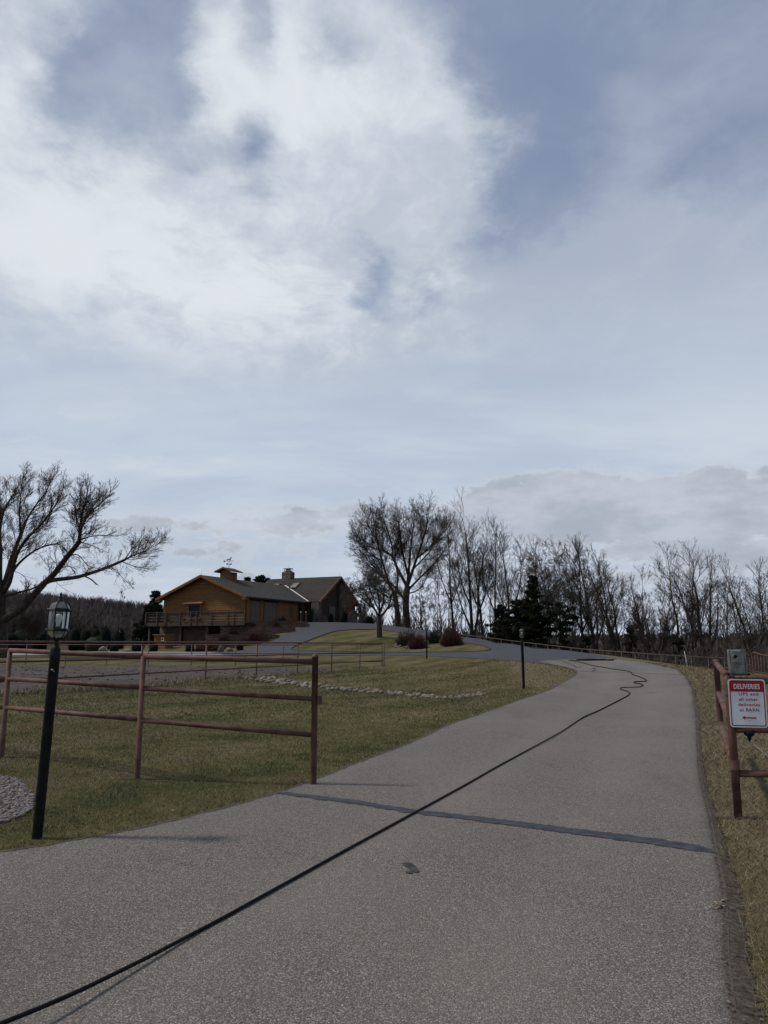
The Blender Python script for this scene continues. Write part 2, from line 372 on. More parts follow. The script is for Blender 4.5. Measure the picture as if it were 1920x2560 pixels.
# island kerb line: a low dark edging
kb = MB(); kp = [(p[0], p[1], h(p[0], p[1])+.02) for p in isl]; kb.tube(kp+[kp[0]], .07, 6, False); kb.build('kerb', M['crack']); tag(bpy.data.objects['kerb'], kind='structure')
# bare soil margins along the asphalt
def strip(P, w0, w1, seed, amp, step=.25, ragin=0):
    """band outside polyline P, between offsets w0..w1 (to the right of travel)"""
    r = random.Random(seed); P = [np.array(p[:2]) for p in P]; D = [P[0]]
    for a, b in zip(P[:-1], P[1:]):
        L = np.linalg.norm(b-a); m = max(1, int(L/step)); D += [a+(b-a)*(k+1)/m for k in range(m)]
    A, B = [], []
    for i, p in enumerate(D):
        d = D[min(i+1, len(D)-1)]-D[max(i-1, 0)]; d /= max(np.linalg.norm(d), 1e-9); nn = np.array([d[1], -d[0]])
        ww = w1(p[1]) if callable(w1) else w1
        A.append(tuple(p+nn*(w0+r.uniform(-1,1)*ragin))); B.append(tuple(p+nn*(ww+r.uniform(-amp, amp))))
    return A+B[::-1]
so_ = drape('soil_edge', [strip(RE[:60], -.03, lambda y: float(np.interp(y, [0, 3.5, 6, 8, 12, 30], [.115,.105,.075,.05,.045,.05])), 3, .022, .02, .012)], .025, M['soil'])
_q = np.empty(len(so_.data.vertices)*3); so_.data.vertices.foreach_get('co', _q); _q = _q.reshape(-1, 3); _o = np.argsort(_R[:,1])
_q[:,2] -= .021*sstep(_q[:,0]-np.interp(_q[:,1], _R[_o,1], _R[_o,0]), 0, .07); so_.data.vertices.foreach_set('co', _q.ravel()); so_.data.update()
drape('soil_edge', [strip(LE[::-1], -.01, lambda y: float(np.interp(y, [3, 12, 30], [.03,.05,.07])), 4, .02, .09, .016)], .025, M['soil'])
# paddock
E_ = (-.1, 47.3)
pad = [G(-300,1664,51,0)[:2], (-27,52.5), (-15,50.0), (-6,48.2), (-1.5,47.2), ground(905,1672)[:2], ground(800,1680)[:2], ground(700,1690)[:2], ground(600,1697)[:2], ground(500,1700)[:2], ground(430,1712)[:2],
       ground(330,1722)[:2], ground(230,1722)[:2], ground(150,1728)[:2], ground(60,1736)[:2], ground(-150,1742)[:2], ground(-500,1745)[:2], (-40, 40)]
drape('dirt_paddock', [rag(pad, .22, .8, 5)], .03, M['paddock'])
drape('gravel_path', [rag([DRIVE_LEFT[-1][:2], DRIVE_LEFT[-4][:2], (DRIVE_LEFT[-5][0], DRIVE_LEFT[-5][1]), (DRIVE_FRONT[4][0], DRIVE_FRONT[4][1]), DRIVE_FRONT[3][:2], DRIVE_FRONT[0][:2]], .08, 1, 6)], .032, M['path'])
# tar strip over the sunk joint
ct_ = [(690,1987.5,5),(790,1999,8),(895,2011.5,9),(1022,2032,10),(1148,2046.5,11),(1300,2066,13),(1449,2086,14),(1599,2105,15),(1730,2124.5,15),(1770,2132,9),(1792,2139,3)]
r = random.Random(3); U, D_ = [], []
for (a, b, w) in [tuple(q) for q in catmull([c for c in ct_], 14)]:
    w *= 1.0; U.append(flat(a, b-w*.5-r.uniform(-1.2, 1.5))[:2]); D_.append(flat(a, b+w*.5+r.uniform(-1.2, 1.8))[:2])
drape('tar_strip', [U+D_[::-1]], .027, M['seal'])
def crackline(P, w, lift=.027):
    Q = [np.array(p[:2]) for p in P]; A, B = [], []; rr = random.Random(len(P))
    for i, p in enumerate(Q):
        d = Q[min(i+1, len(Q)-1)]-Q[max(i-1, 0)]; d /= max(np.linalg.norm(d), 1e-9); nn = np.array([d[1], -d[0]]); ww = w*rr.uniform(.6, 1.3)
        A.append(tuple(p+nn*ww)); B.append(tuple(p-nn*ww))
    drape('road_crack', [A+B[::-1]], lift, M['crack'])
z8 = lambda a, b: ground(1280+a/3.456, 1540+b/3.456, 10, 60)
crackline(catmull([z8(*q) for q in [(600,482),(700,488),(850,491),(1000,496),(1200,503),(1350,508),(1470,512)]], 4), .05)
crackline(catmull([z8(*q) for q in [(420,392),(480,410),(530,430),(560,450),(600,440)]], 4), .05)
crackline(catmull([z8(*q) for q in [(690,484),(720,470),(700,458),(735,450)]], 4), .05)
crackline(catmull([z8(*q) for q in [(1160,664),(1200,668),(1255,671)]], 3), .012)
crackline([flat(1140,2060)[:2], flat(1165,2061)[:2], flat(1195,2060)[:2], flat(1225,2063)[:2]], .005)
# worn patch of tar
pt = [(1005,2167),(1022,2163),(1038,2172),(1050,2188),(1040,2191),(1028,2186),(1018,2176),(1008,2172)]
drape('tar_patch', [[flat(*q)[:2] for q in pt]], .027, M['crack'])
drape('tar_patch', [[flat(*q)[:2] for q in [(1012,2189),(1026,2186),(1034,2191),(1022,2193)]]], .027, M['crack'])

# ---------------------------------------------------------------- sky
SUN_EL, SUN_AZ = RAD(52), RAD(-88)      # azimuth from +Y towards +X
w = bpy.data.worlds.new('World'); sc.world = w; w.use_nodes = True; nt = w.node_tree
bg = nt.nodes['Background']
d = N(nt, 'ShaderNodeTexCoord').outputs['Generated']
sp = N(nt, 'ShaderNodeSeparateXYZ'); nt.links.new(d, sp.inputs[0]); dx, dy, dz = sp.outputs
DEG = 57.29578
az = mth(nt, 'MULTIPLY', mth(nt, 'ARCTAN2', dx, dy), DEG); el = mth(nt, 'MULTIPLY', mth(nt, 'ARCSINE', dz, clamp=False), DEG)
# cloud-deck coordinates: direction projected on a flat deck
dzp = mth(nt, 'MAXIMUM', mth(nt, 'ADD', dz, .16), .05)
cb = N(nt, 'ShaderNodeCombineXYZ'); setin(nt, cb, 0, mth(nt, 'DIVIDE', dx, dzp)); setin(nt, cb, 1, mth(nt, 'DIVIDE', dy, dzp)); deck = cb.outputs[0]
nz = noise(nt, deck, 1.8, 6, .55, 0, True)
wv = vmul(nt, vadd(nt, nz, (-.5,-.5,-.5)), (13, 10, 0))
wf = vmul(nt, vadd(nt, noise(nt, deck, 6, 7, .62, 0, True), (-.5,-.5,-.5)), (9, 7, 0))
cb = N(nt, 'ShaderNodeCombineXYZ'); setin(nt, cb, 0, az); setin(nt, cb, 1, el); ae0 = cb.outputs[0]
ae = vadd(nt, vadd(nt, ae0, wv), wf)
def aedeg(px, py):
    q = ray(px, py); q = q/np.linalg.norm(q); return math.degrees(math.atan2(q[0], q[1])), math.degrees(math.asin(q[2]))
def blob(px, py, rx, ry, rot=0, coords=None):
    a, e = aedeg(px, py); k = 1/33.5/math.cos(math.radians(min(abs(e), 60)))**.5
    mp = N(nt, 'ShaderNodeMapping', vector_type='TEXTURE'); nt.links.new(coords or ae, mp.inputs[0])
    mp.inputs['Location'].default_value = (a, e, 0); mp.inputs['Rotation'].default_value = (0, 0, RAD(rot)); mp.inputs['Scale'].default_value = (rx*k, ry*k, 1)
    g = N(nt, 'ShaderNodeTexGradient', gradient_type='SPHERICAL'); nt.links.new(mp.outputs[0], g.inputs[0]); return g.outputs['Fac']
def acc(items, coords=None):
    tot = None
    for (px, py, rx, ry, rot, wt) in items:
        v = mth(nt, 'MULTIPLY', blob(px, py, rx, ry, rot, coords), wt); tot = v if tot is None else mth(nt, 'ADD', tot, v)
    return tot
# main bright cloud (blob radius reaches well past the visible edge)
white = acc([(800,430,430,480,0,1.25),(900,170,290,300,10,1.0),(330,640,700,360,-22,1.25),(80,560,400,260,0,.6),(1040,620,330,380,0,.95),(540,90,120,260,8,.85),(-20,90,150,190,0,1.5),(135,10,110,80,0,.9),
             (1150,330,230,260,15,.55),(700,60,130,120,0,.5),(350,360,200,110,-35,.4),(560,280,200,220,0,.5),(760,820,700,260,0,.55)])
hole = acc([(615,400,165,105,25,1.15),(925,705,125,75,-28,1.25),(1080,738,80,48,0,1.0),(225,215,280,165,-15,.85),(1000,250,90,110,35,.5),(870,85,140,80,-10,.95),(1230,560,110,220,0,.55),(1400,300,260,330,0,.6),(640,60,70,110,0,.6),(430,440,60,40,0,.5)])
wn = mth(nt, 'MULTIPLY', mth(nt, 'SUBTRACT', noise(nt, vmul(nt, deck, (1,.75,1)), 5.0, 9, .64, .4), .5), 1.5)
cov = mapr(nt, mth(nt, 'ADD', mth(nt, 'SUBTRACT', white, hole), wn), -.25, 1.45)
thin = acc([(1580,350,170,170,20,.85),(1480,620,380,120,8,.9),(1800,640,460,200,12,1.0),(1560,850,640,260,0,.9),(1760,130,300,130,-20,.3),(240,200,320,130,20,.45),(330,230,150,90,0,.5),(1380,700,500,220,0,.7)])
thinc = mth(nt, 'MULTIPLY', mapr(nt, mth(nt, 'ADD', thin, mth(nt, 'MULTIPLY', mth(nt, 'SUBTRACT', noise(nt, vmul(nt, deck, (.8,1,1)), 3.4, 8, .62, .4), .5), 1.5)), -.25, 1.05), .62)
veil = mapr(nt, el, 27, 13)
sky = N(nt, 'ShaderNodeTexSky', sky_type='NISHITA'); sky.sun_disc = False; sky.sun_elevation = SUN_EL; sky.sun_rotation = SUN_AZ
sky.air_density = 1.0; sky.dust_density = 2.0
nis = vmul(nt, sky.outputs[0], (.075,.075,.075))
haze = mix(nt, mapr(nt, el, 12, 36), (.47,.55,.68), (.245,.31,.455))
base = mix(nt, .8, nis, haze)
shade = mth(nt, 'ADD', noise(nt, vadd(nt, deck, (3.1,1.7,0)), 2.4, 7, .58), mth(nt, 'SUBTRACT', acc([(250,640,700,420,-15,.22),(700,200,260,240,0,.12),(20,480,400,250,0,.12)]), acc([(980,560,300,360,20,.15),(830,330,150,300,10,.08),(420,760,260,90,-15,.14)])))
fsh = noise(nt, vadd(nt, vmul(nt, deck, (1.2,.8,1)), vmul(nt, nz, (.8,.8,0))), 9, 6, .6)
shade = mth(nt, 'ADD', shade, mth(nt, 'MULTIPLY', mth(nt, 'SUBTRACT', fsh, .5), .50))
cw = mix(nt, mapr(nt, shade, .34, .72), (.51,.56,.65), (.735,.78,.83))
cg = (.48,.53,.625)
c = mix(nt, thinc, base, cg)
vst = noise(nt, vmul(nt, vadd(nt, deck, (.7,0,0)), (.55,1.1,1)), 1.4, 7, .6, .3)
vc = mix(nt, mapr(nt, vst, .32, .68), (.47,.55,.68), (.60,.66,.755))
vc = mix(nt, mapr(nt, noise(nt, vmul(nt, deck, (.5,1,1)), 4, 6, .6, .3), .55, .8), vc, (.66,.70,.77))
c = mix(nt, mth(nt, 'MULTIPLY', veil, .93), c, vc)
veilfade = mth(nt, 'SUBTRACT', 1, mth(nt, 'MULTIPLY', mapr(nt, el, 25, 15), .92))
c = mix(nt, mth(nt, 'MULTIPLY', cov, veilfade), c, cw)
# low grey cumulus banks near the horizon, with paler gaps below them
wv2 = vadd(nt, ae0, vadd(nt, vmul(nt, vadd(nt, noise(nt, vmul(nt, ae0, (.6,1,1)), .22, 5, .6, 0, True), (-.5,-.5,-.5)), (7, 4.0, 0)), vmul(nt, vadd(nt, noise(nt, ae0, .9, 5, .62, 0, True), (-.5,-.5,-.5)), (2.0, 1.5, 0))))
low = acc([(1370,1250,330,120,0,1.3),(1770,1275,280,130,0,1.35),(1560,1310,600,85,0,1.1),(1100,1300,300,60,0,.5),(700,1300,500,100,0,.62),(480,1390,420,50,0,.6),(1620,1390,170,26,0,1.0),
           (1800,1425,380,50,5,1.0),(330,1310,260,40,0,.4),(1250,1430,400,40,0,.4),(650,1450,300,34,0,.5),(60,1400,260,50,0,.4)], wv2)
lown = noise(nt, vmul(nt, ae0, (.6,1,1)), .40, 8, .60)
lowc = mapr(nt, mth(nt, 'ADD', low, mth(nt, 'MULTIPLY', mth(nt, 'SUBTRACT', lown, .5), 1.5)), .22, .58)
lowcol = mix(nt, mapr(nt, noise(nt, vmul(nt, ae0, (.4,1,1)), .42, 7, .60), .33, .66), (.37,.405,.47), (.53,.565,.635))
rim = mth(nt, 'MULTIPLY', mth(nt, 'MULTIPLY', lowc, mth(nt, 'SUBTRACT', 1, lowc)), 2.2)
lowcol = mix(nt, rim, lowcol, (.66,.70,.76))
lf = mth(nt, 'MULTIPLY', mapr(nt, el, 8, 2), .55)
c = mix(nt, lf, c, mix(nt, mapr(nt, noise(nt, vmul(nt, ae0, (.15,1,1)), .7, 6, .6), .35, .65), (.48,.53,.61), (.66,.70,.77)))
c = mix(nt, mth(nt, 'MULTIPLY', lowc, .80), c, lowcol)
nt.links.new(c, bg.inputs['Color']); bg.inputs['Strength'].default_value = 1.0
sun = bpy.data.lights.new('sun', 'SUN'); so = bpy.data.objects.new('sun', sun); COL.objects.link(so)
sun.energy = 2.7; sun.angle = RAD(5); sun.color = (1, .93, .84)
sd = Vector((math.sin(SUN_AZ)*math.cos(SUN_EL), math.cos(SUN_AZ)*math.cos(SUN_EL), math.sin(SUN_EL)))
so.rotation_euler = sd.to_track_quat('Z', 'Y').to_euler(); so.location = sd*50
cam = bpy.data.cameras.new('camera'); co = bpy.data.objects.new('camera', cam); COL.objects.link(co); sc.camera = co
cam.sensor_fit = 'VERTICAL'; cam.sensor_height = 24; cam.sensor_width = 18; cam.lens = F/2560*24; cam.clip_end = 8000; cam.clip_start = .05
co.location = (0, 0, EYE); co.rotation_euler = (math.pi/2+TH, 0, 0)
sc.view_settings.view_transform = 'Standard'; sc.view_settings.look = 'None'; sc.view_settings.exposure = 0; sc.view_settings.gamma = 1
# ---------------------------------------------------------------- object materials
M['pipe'] = noisy('brown_pipe_paint', (.068,.035,.026), (.126,.069,.051), 5, 7, .62, .4, .002, 50, None, .18)
M['pipe_far'] = noisy('dark_pipe_paint', (.055,.026,.020), (.095,.045,.035), 7, 5, .6, .2, .002, 60)
M['iron'] = noisy('black_iron', (.004,.0045,.005), (.009,.010,.011), 12, 4, .6, .2, .001, 80, None, .12)
M['green_iron'] = noisy('green_black_iron', (.004,.008,.0075), (.008,.014,.013), 12, 4, .5, .2, .001, 80, None, .15)
M['bulb'], nt, b = new_mat('frosted_bulb'); b.inputs['Base Color'].default_value = (.75,.75,.74,1); b.inputs['Roughness'].default_value = .25
def glass(name, tint, refl, op):
    m = bpy.data.materials.new(name); m.use_nodes = True; nt = m.node_tree; nt.nodes.clear()
    o = N(nt, 'ShaderNodeOutputMaterial'); t = N(nt, 'ShaderNodeBsdfTransparent'); g = N(nt, 'ShaderNodeBsdfGlossy'); d = N(nt, 'ShaderNodeBsdfDiffuse')
    t.inputs[0].default_value = tint+(1,); g.inputs['Roughness'].default_value = .08; d.inputs[0].default_value = (.5,.5,.48,1)
    m1 = N(nt, 'ShaderNodeMixShader'); m2 = N(nt, 'ShaderNodeMixShader')
    fr = N(nt, 'ShaderNodeLayerWeight'); fr.inputs[0].default_value = .35
    nt.links.new(mth(nt, 'ADD', mth(nt, 'MULTIPLY', fr.outputs[0], .6), refl, clamp=True), m1.inputs[0])
    nt.links.new(t.outputs[0], m1.inputs[1]); nt.links.new(g.outputs[0], m1.inputs[2])
    dirt = mapr(nt, noise(nt, objc(nt), 25, 4), .4, .8, op*.4, op)
    nt.links.new(dirt, m2.inputs[0]); nt.links.new(m1.outputs[0], m2.inputs[1]); nt.links.new(d.outputs[0], m2.inputs[2]); nt.links.new(m2.outputs[0], o.inputs[0])
    return m
M['glass'] = glass('lantern_glass', (.86,.9,.89), .03, .06)
M['frost'] = glass('smoky_glass', (.6,.62,.58), .08, .30)
M['window'], nt, b = new_mat('window_glass'); b.inputs['Base Color'].default_value = (.012,.014,.018,1); b.inputs['Roughness'].default_value = .12; b.inputs['Specular IOR Level'].default_value = .08
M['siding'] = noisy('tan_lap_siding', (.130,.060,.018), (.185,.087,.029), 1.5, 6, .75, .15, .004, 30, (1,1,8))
M['trim'] = noisy('brown_trim', (.16,.080,.040), (.22,.115,.06), 3, 5, .7, .15, .004)
M['door'] = noisy('taupe_garage_door', (.085,.062,.048), (.12,.09,.07), 2, 4, .7, .1, .004)
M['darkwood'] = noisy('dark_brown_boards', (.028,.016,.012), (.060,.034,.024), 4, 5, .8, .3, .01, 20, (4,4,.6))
M['deck'] = noisy('weathered_deck_wood', (.036,.028,.023), (.080,.062,.050), 6, 5, .85, .4, .005, 30, (.4,.4,5))
M['timber'] = noisy('landscape_timber', (.055,.032,.024), (.155,.105,.082), 2.5, 6, .9, .6, .015, 14, (.6,1,5), lo=.3, hi=.7)
M['concrete'] = noisy('pale_block', (.20,.18,.16), (.30,.28,.25), 5, 5, .9, .3, .01)
M['white'] = noisy('white_frame', (.7,.7,.68), (.8,.8,.78), 5, 3, .5, 0)
M['galv'] = noisy('galvanised_steel', (.115,.118,.112), (.23,.235,.225), 14, 6, .5, .15, .001, 60, None, .5, .55)
M['black'] = noisy('black_rubber', (.005,.005,.006), (.011,.011,.012), 10, 3, .7, .1, .001, None, None, .1)
M['cord'] = noisy('white_cord', (.55,.60,.52), (.65,.70,.62), 10, 2, .5, 0)
M['sign_white'] = noisy('sign_white', (.58,.61,.62), (.68,.71,.72), 6, 4, .4, 0)
M['sign_red'] = noisy('sign_red', (.24,.004,.010), (.31,.007,.013), 6, 4, .4, 0)
# shingles
M['roof'], nt, b = new_mat('grey_shingles'); v = objc(nt)
br = N(nt, 'ShaderNodeTexBrick'); setin(nt, br, 'Vector', v); br.inputs['Scale'].default_value = 1; br.inputs['Brick Width'].default_value = .33; br.inputs['Row Height'].default_value = .13
br.inputs['Mortar Size'].default_value = .008; br.inputs['Color1'].default_value = (.022,.020,.018,1); br.inputs['Color2'].default_value = (.046,.042,.037,1); br.inputs['Mortar'].default_value = (.012,.011,.010,1)
c = mix(nt, mth(nt, 'MULTIPLY', mapr(nt, noise(nt, v, .7, 6, .65), .35, .7), .5), br.outputs[0], (.045,.039,.033))
setin(nt, b, 'Base Color', c); b.inputs['Roughness'].default_value = .95; bump(nt, b, noise(nt, v, 30, 3), .5, .02)
# fieldstone
M['stone'], nt, b = new_mat('fieldstone'); v = vadd(nt, objc(nt), vmul(nt, noise(nt, objc(nt), 2, 3, color=True), (.25,.25,.25)))
vc_ = voro(nt, v, 2.6, 'F1', 'Color'); ed = voro(nt, v, 2.6, 'DISTANCE_TO_EDGE', 'Distance')
hs = N(nt, 'ShaderNodeSeparateColor'); nt.links.new(vc_, hs.inputs[0])
c = ramp(nt, hs.outputs[0], [(0,(.06,.05,.045)),(.3,(.13,.10,.085)),(.6,(.09,.08,.075)),(.85,(.17,.14,.115)),(1,(.045,.036,.032))])
c = mix(nt, mth(nt, 'MULTIPLY', noise(nt, v, 12, 4), .5), c, (.09,.075,.065)); c = mix(nt, mapr(nt, ed, .05, .0), c, (.10,.09,.08))
setin(nt, b, 'Base Color', c); b.inputs['Roughness'].default_value = .9; bump(nt, b, mapr(nt, ed, 0, .12), 1, .04)
M['rock'], nt, b = new_mat('river_rock'); v = objc(nt)
oi = N(nt, 'ShaderNodeObjectInfo').outputs['Random']
c = ramp(nt, oi, [(0,(.13,.105,.08)),(.25,(.22,.185,.145)),(.5,(.095,.085,.072)),(.75,(.27,.235,.195)),(1,(.17,.13,.10))])
c = mix(nt, mth(nt, 'MULTIPLY', mapr(nt, noise(nt, v, 9, 5, .7), .4, .7), .6), c, (.11,.09,.075))
setin(nt, b, 'Base Color', c); b.inputs['Roughness'].default_value = .85; bump(nt, b, noise(nt, v, 25, 4), .6, .015)
M['cobble'], nt, b = new_mat('bed_cobbles'); at2 = N(nt, 'ShaderNodeAttribute', attribute_name='tone').outputs['Fac']
c = ramp(nt, at2, [(0,(.08,.066,.060)),(.3,(.18,.145,.132)),(.55,(.23,.20,.185)),(.8,(.12,.108,.104)),(1,(.32,.285,.26))])
c = mix(nt, mth(nt, 'MULTIPLY', noise(nt, pos(nt), 40, 3), .4), c, (.08,.07,.065))
setin(nt, b, 'Base Color', c); b.inputs['Roughness'].default_value = .85; bump(nt, b, noise(nt, pos(nt), 60, 3), .4, .005)

# ---------------------------------------------------------------- pipe fences
def pipe(a, b, r, name, mat, parent, n=12):
    m = MB(); m.tube([a, b], r, n); return m.build(name, mat, parent)
def post(p, z0, z1, r, mat, parent, cap=False, name='post'):
    m = MB(); prof = [(r, 0), (r, z1-z0)]
    if cap: prof += [(r*1.12, z1-z0), (r*1.12, z1-z0+.012), (r*.95, z1-z0+.032), (r*.5, z1-z0+.045), (0.001, z1-z0+.048)]
    else: prof += [(0.001, z1-z0)]
    m.lathe(prof, (0,0,0), 14); o = m.build(name, mat, parent); o.location = (p[0], p[1], z0); return o
P3 = (flat(791,1943)[0]*.98, 9.2); P2 = (at(344,1925,9.4)[0], 9.4); P1 = (at(5,1875,10.8)[0], 10.8); P0 = (P1[0]-2.6, 12.3)
zt = [at(795,1655,9.2)[2], at(350,1639,9.4)[2], at(20,1625,10.8)[2]]; zt.append(zt[2]+.07)
PP = [P3, P2, P1, P0]
t = thing('pipe_fence', 'rusty brown three rail pipe fence nearest the camera, ending at the driveway', 'fence', (P3[0], P3[1], 0))
def loc(t, p): return (p[0]-t.location[0], p[1]-t.location[1], p[2]-t.location[2])
for i, (p, z) in enumerate(zip(PP, zt)):
    post(loc(t, (p[0], p[1], 0)), h(*p)-.1-t.location[2], z+(.05 if i == 0 else -.005), .034 if i else .036, M['pipe'], t, cap=(i == 0))
RP = [[at(795, q, P3[1]) for q in (1654,1745,1835)], [at(351, q, P2[1]) for q in (1641,1718,1798)], [at(22, q, P1[1]) for q in (1626,1697,1769)]]
RP.append([(P0[0], P0[1], q[2]+.05) for q in RP[2]])
for k in range(3):
    for i in range(3):
        a, b_ = PP[i], PP[i+1]; s0 = .010 if (k and i == 0) else 0
        pipe(loc(t, (a[0]-.02, a[1], RP[i][k][2]-s0)), loc(t, (b_[0], b_[1], RP[i+1][k][2]-s0)), .032 if k == 0 else .029, 'rail', M['pipe'], t)
m = MB(); m.box((.060, -.02, RP[0][1][2]-.02), (.05, .06, .10)); m.build('latch_plate', M['pipe'], t)
# corral fence, two runs meeting at the corner post by the lawn
A0 = np.array((0., 47.5)); dA = np.array((-9.5, -24.7))/7; B_ = [(-3.1*k if k <= 3 else -9.3-2.97*(k-3), 47.5+.68*k) for k in range(0, 11)]
A_ = [tuple(A0+dA*k) for k in range(0, 9)]
def corral(name, label, pts, ztop, r, mat):
    t = thing(name, label, 'fence', (pts[0][0], pts[0][1], 0))
    for p in pts: post(loc(t, (p[0], p[1], 0)), h(*p)-.15, ztop(p)+.02, r*1.05, mat, t)
    for dz in (0, .53, 1.03):
        a, b_ = pts[0], pts[-1]; mm = MB(); mm.tube([loc(t, (p[0], p[1], ztop(p)-dz)) for p in pts], r*.8 if dz else r, 8); mm.build('rail', mat, t)
    return t
corral('pipe_fence', 'dark pipe fence running diagonally along the near edge of the dirt paddock', A_, lambda p: 1.655+.0012*(p[1]-47)*0, .034, M['pipe_far'])
corral('pipe_fence', 'thin dark pipe fence along the far side of the dirt paddock, before the house', [(p[0]-.12, p[1]+.12) for p in B_], lambda p: 1.6-2.0*p[1]/F+.03*(p[0] > -3), .030, M['pipe_far'])
# fence on the outer side of the drive
M['pipe_r'] = noisy('pinkish_brown_paint', (.070,.052,.040), (.115,.088,.070), 7, 5, .6, .2, .002, 60)
t = thing('rail_fence', 'long low tan railing fence following the outer curve of the driveway before the trees', 'fence', (FR[-1][0], FR[-1][1], 0))
FRd = catmull(FR, 2)[:]
for p in catmull(FR, 2): post(loc(t, (p[0], p[1], 0)), h(p[0], p[1])-.2, p[2], .02, M['pipe_r'], t, name='post')
for dz, rr in ((0, .034), (.33, .008), (.66, .008), (.95, .008)):
    mm = MB(); mm.tube([loc(t, (p[0], p[1], p[2]-dz)) for p in catmull(FR, 3)], rr, 6); mm.build('rail', M['pipe_r'], t)
for dz in (.33, .66, 1.0):
    pipe(loc(t, (FR[-2][0], FR[-2][1], FR[-2][2]-dz)), loc(t, (FR[-1][0], FR[-1][1], FR[-1][2]-dz)), .03, 'rail', M['pipe_r'], t, 8)
# arched picket gate at the right edge
ga = np.array(FR[-1]); gb = np.array(at(1925,1643,46)); 
gz = lambda s: float(np.interp(s, [0,.08,.16,.26,.36,.42,.5,.6,.75,1.0,1.5], [0,.08,.24,.40,.46,.46,.42,.38,.34,.30,.30]))+ga[2]+.0
t = thing('picket_gate', 'brown metal gate with arched top rail and thin pickets at the right edge', 'gate', (ga[0], ga[1], 0))
tops = [(ga[0]+(gb[0]-ga[0])*s, ga[1]+(gb[1]-ga[1])*s, gz(s)) for s in np.linspace(0, 1.4, 36)]
mm = MB(); mm.tube([loc(t, p) for p in tops], .05, 8); mm.build('top_rail', M['pipe'], t)
for s in np.linspace(0, 1.4, 12):
    p = (ga[0]+(gb[0]-ga[0])*s, ga[1]+(gb[1]-ga[1])*s, gz(s)); pipe(loc(t, p), loc(t, (p[0], p[1], -1.5)), .028, 'picket', M['pipe'], t, 6)
for z in (-.15,-.6,-1.2): pipe(loc(t, (ga[0], ga[1], z)), loc(t, (tops[-1][0], tops[-1][1], z)), .03, 'cross_rail', M['pipe'], t, 6)
rr = random.Random(4)
for k in range(7):
    s = rr.uniform(.35, 1.1); p = (ga[0]+(gb[0]-ga[0])*s, ga[1]+(gb[1]-ga[1])*s, rr.uniform(-.8, .5)); mm = MB()
    mm.tube([loc(t, (p[0]-.15, p[1]+.25, p[2]+.1)), loc(t, (p[0]+.12, p[1]-.25, p[2]-.1))], .02, 5); mm.build('scroll', M['pipe_r'], t)

# near right fence: hinge post, leg running back and leg running right
R1 = flat(1846,2046); R2x = at(1796,1731,11.2); R2 = (R2x[0], 11.2)
t = thing('pipe_fence', 'rusty brown pipe fence corner carrying the red deliveries sign at the right edge', 'fence', (R1[0], R1[1], 0))
zR = at(1813,1690,R1[1])[2]; zB = at(1791,1660,11.2)[2]
mm = MB()
mm.tube([(0,0,-.1),(0,0,zR-.10),(0,.012,zR-.05),(0,.05,zR-.012),((R2[0]-R1[0])*.08, (R2[1]-R1[1])*.05, zR)], .037, 14); mm.build('post', M['pipe'], t)
post((R2[0]-R1[0], R2[1]-R1[1], 0), at(1803,1812,11.2)[2], zB+.02, .040, M['pipe'], t, cap=True)
for za, zb_ in ((zR, zB), (at(1812,1800,R1[1])[2], at(1798,1733,11.2)[2]), (at(1822,1905,R1[1])[2], at(1803,1808,11.2)[2])):
    a = np.array((0.,0.02,za)); b_ = np.array((R2[0]-R1[0], R2[1]-R1[1], zb_)); pipe(tuple(a), tuple(b_), .036, 'rail', M['pipe'], t)
for pa in ((1812,1713,1738),(1838,1899,1924)):
    z0, z1 = at(pa[0], pa[2], R1[1])[2], at(pa[0], pa[1], R1[1])[2]; mm = MB()
    mm.lathe([(.038,0),(.046,0),(.046,z1-z0),(.038,z1-z0)], (0,0,z0), 16, False); mm.build('hinge_sleeve', M['pipe'], t)
rdir = np.array((1., -.10))
zs = [at(1912,1703,R1[1]-.1)[2], at(1900,1826,R1[1]-.1)[2], at(1880,1936,R1[1]-.05)[2]]
for z in zs: pipe((.03,0,z), (2.6,-.26,z), .033, 'rail', M['pipe'], t)
post((2.6,-.26,0), -.1, zs[0]+.05, .037, M['pipe'], t)

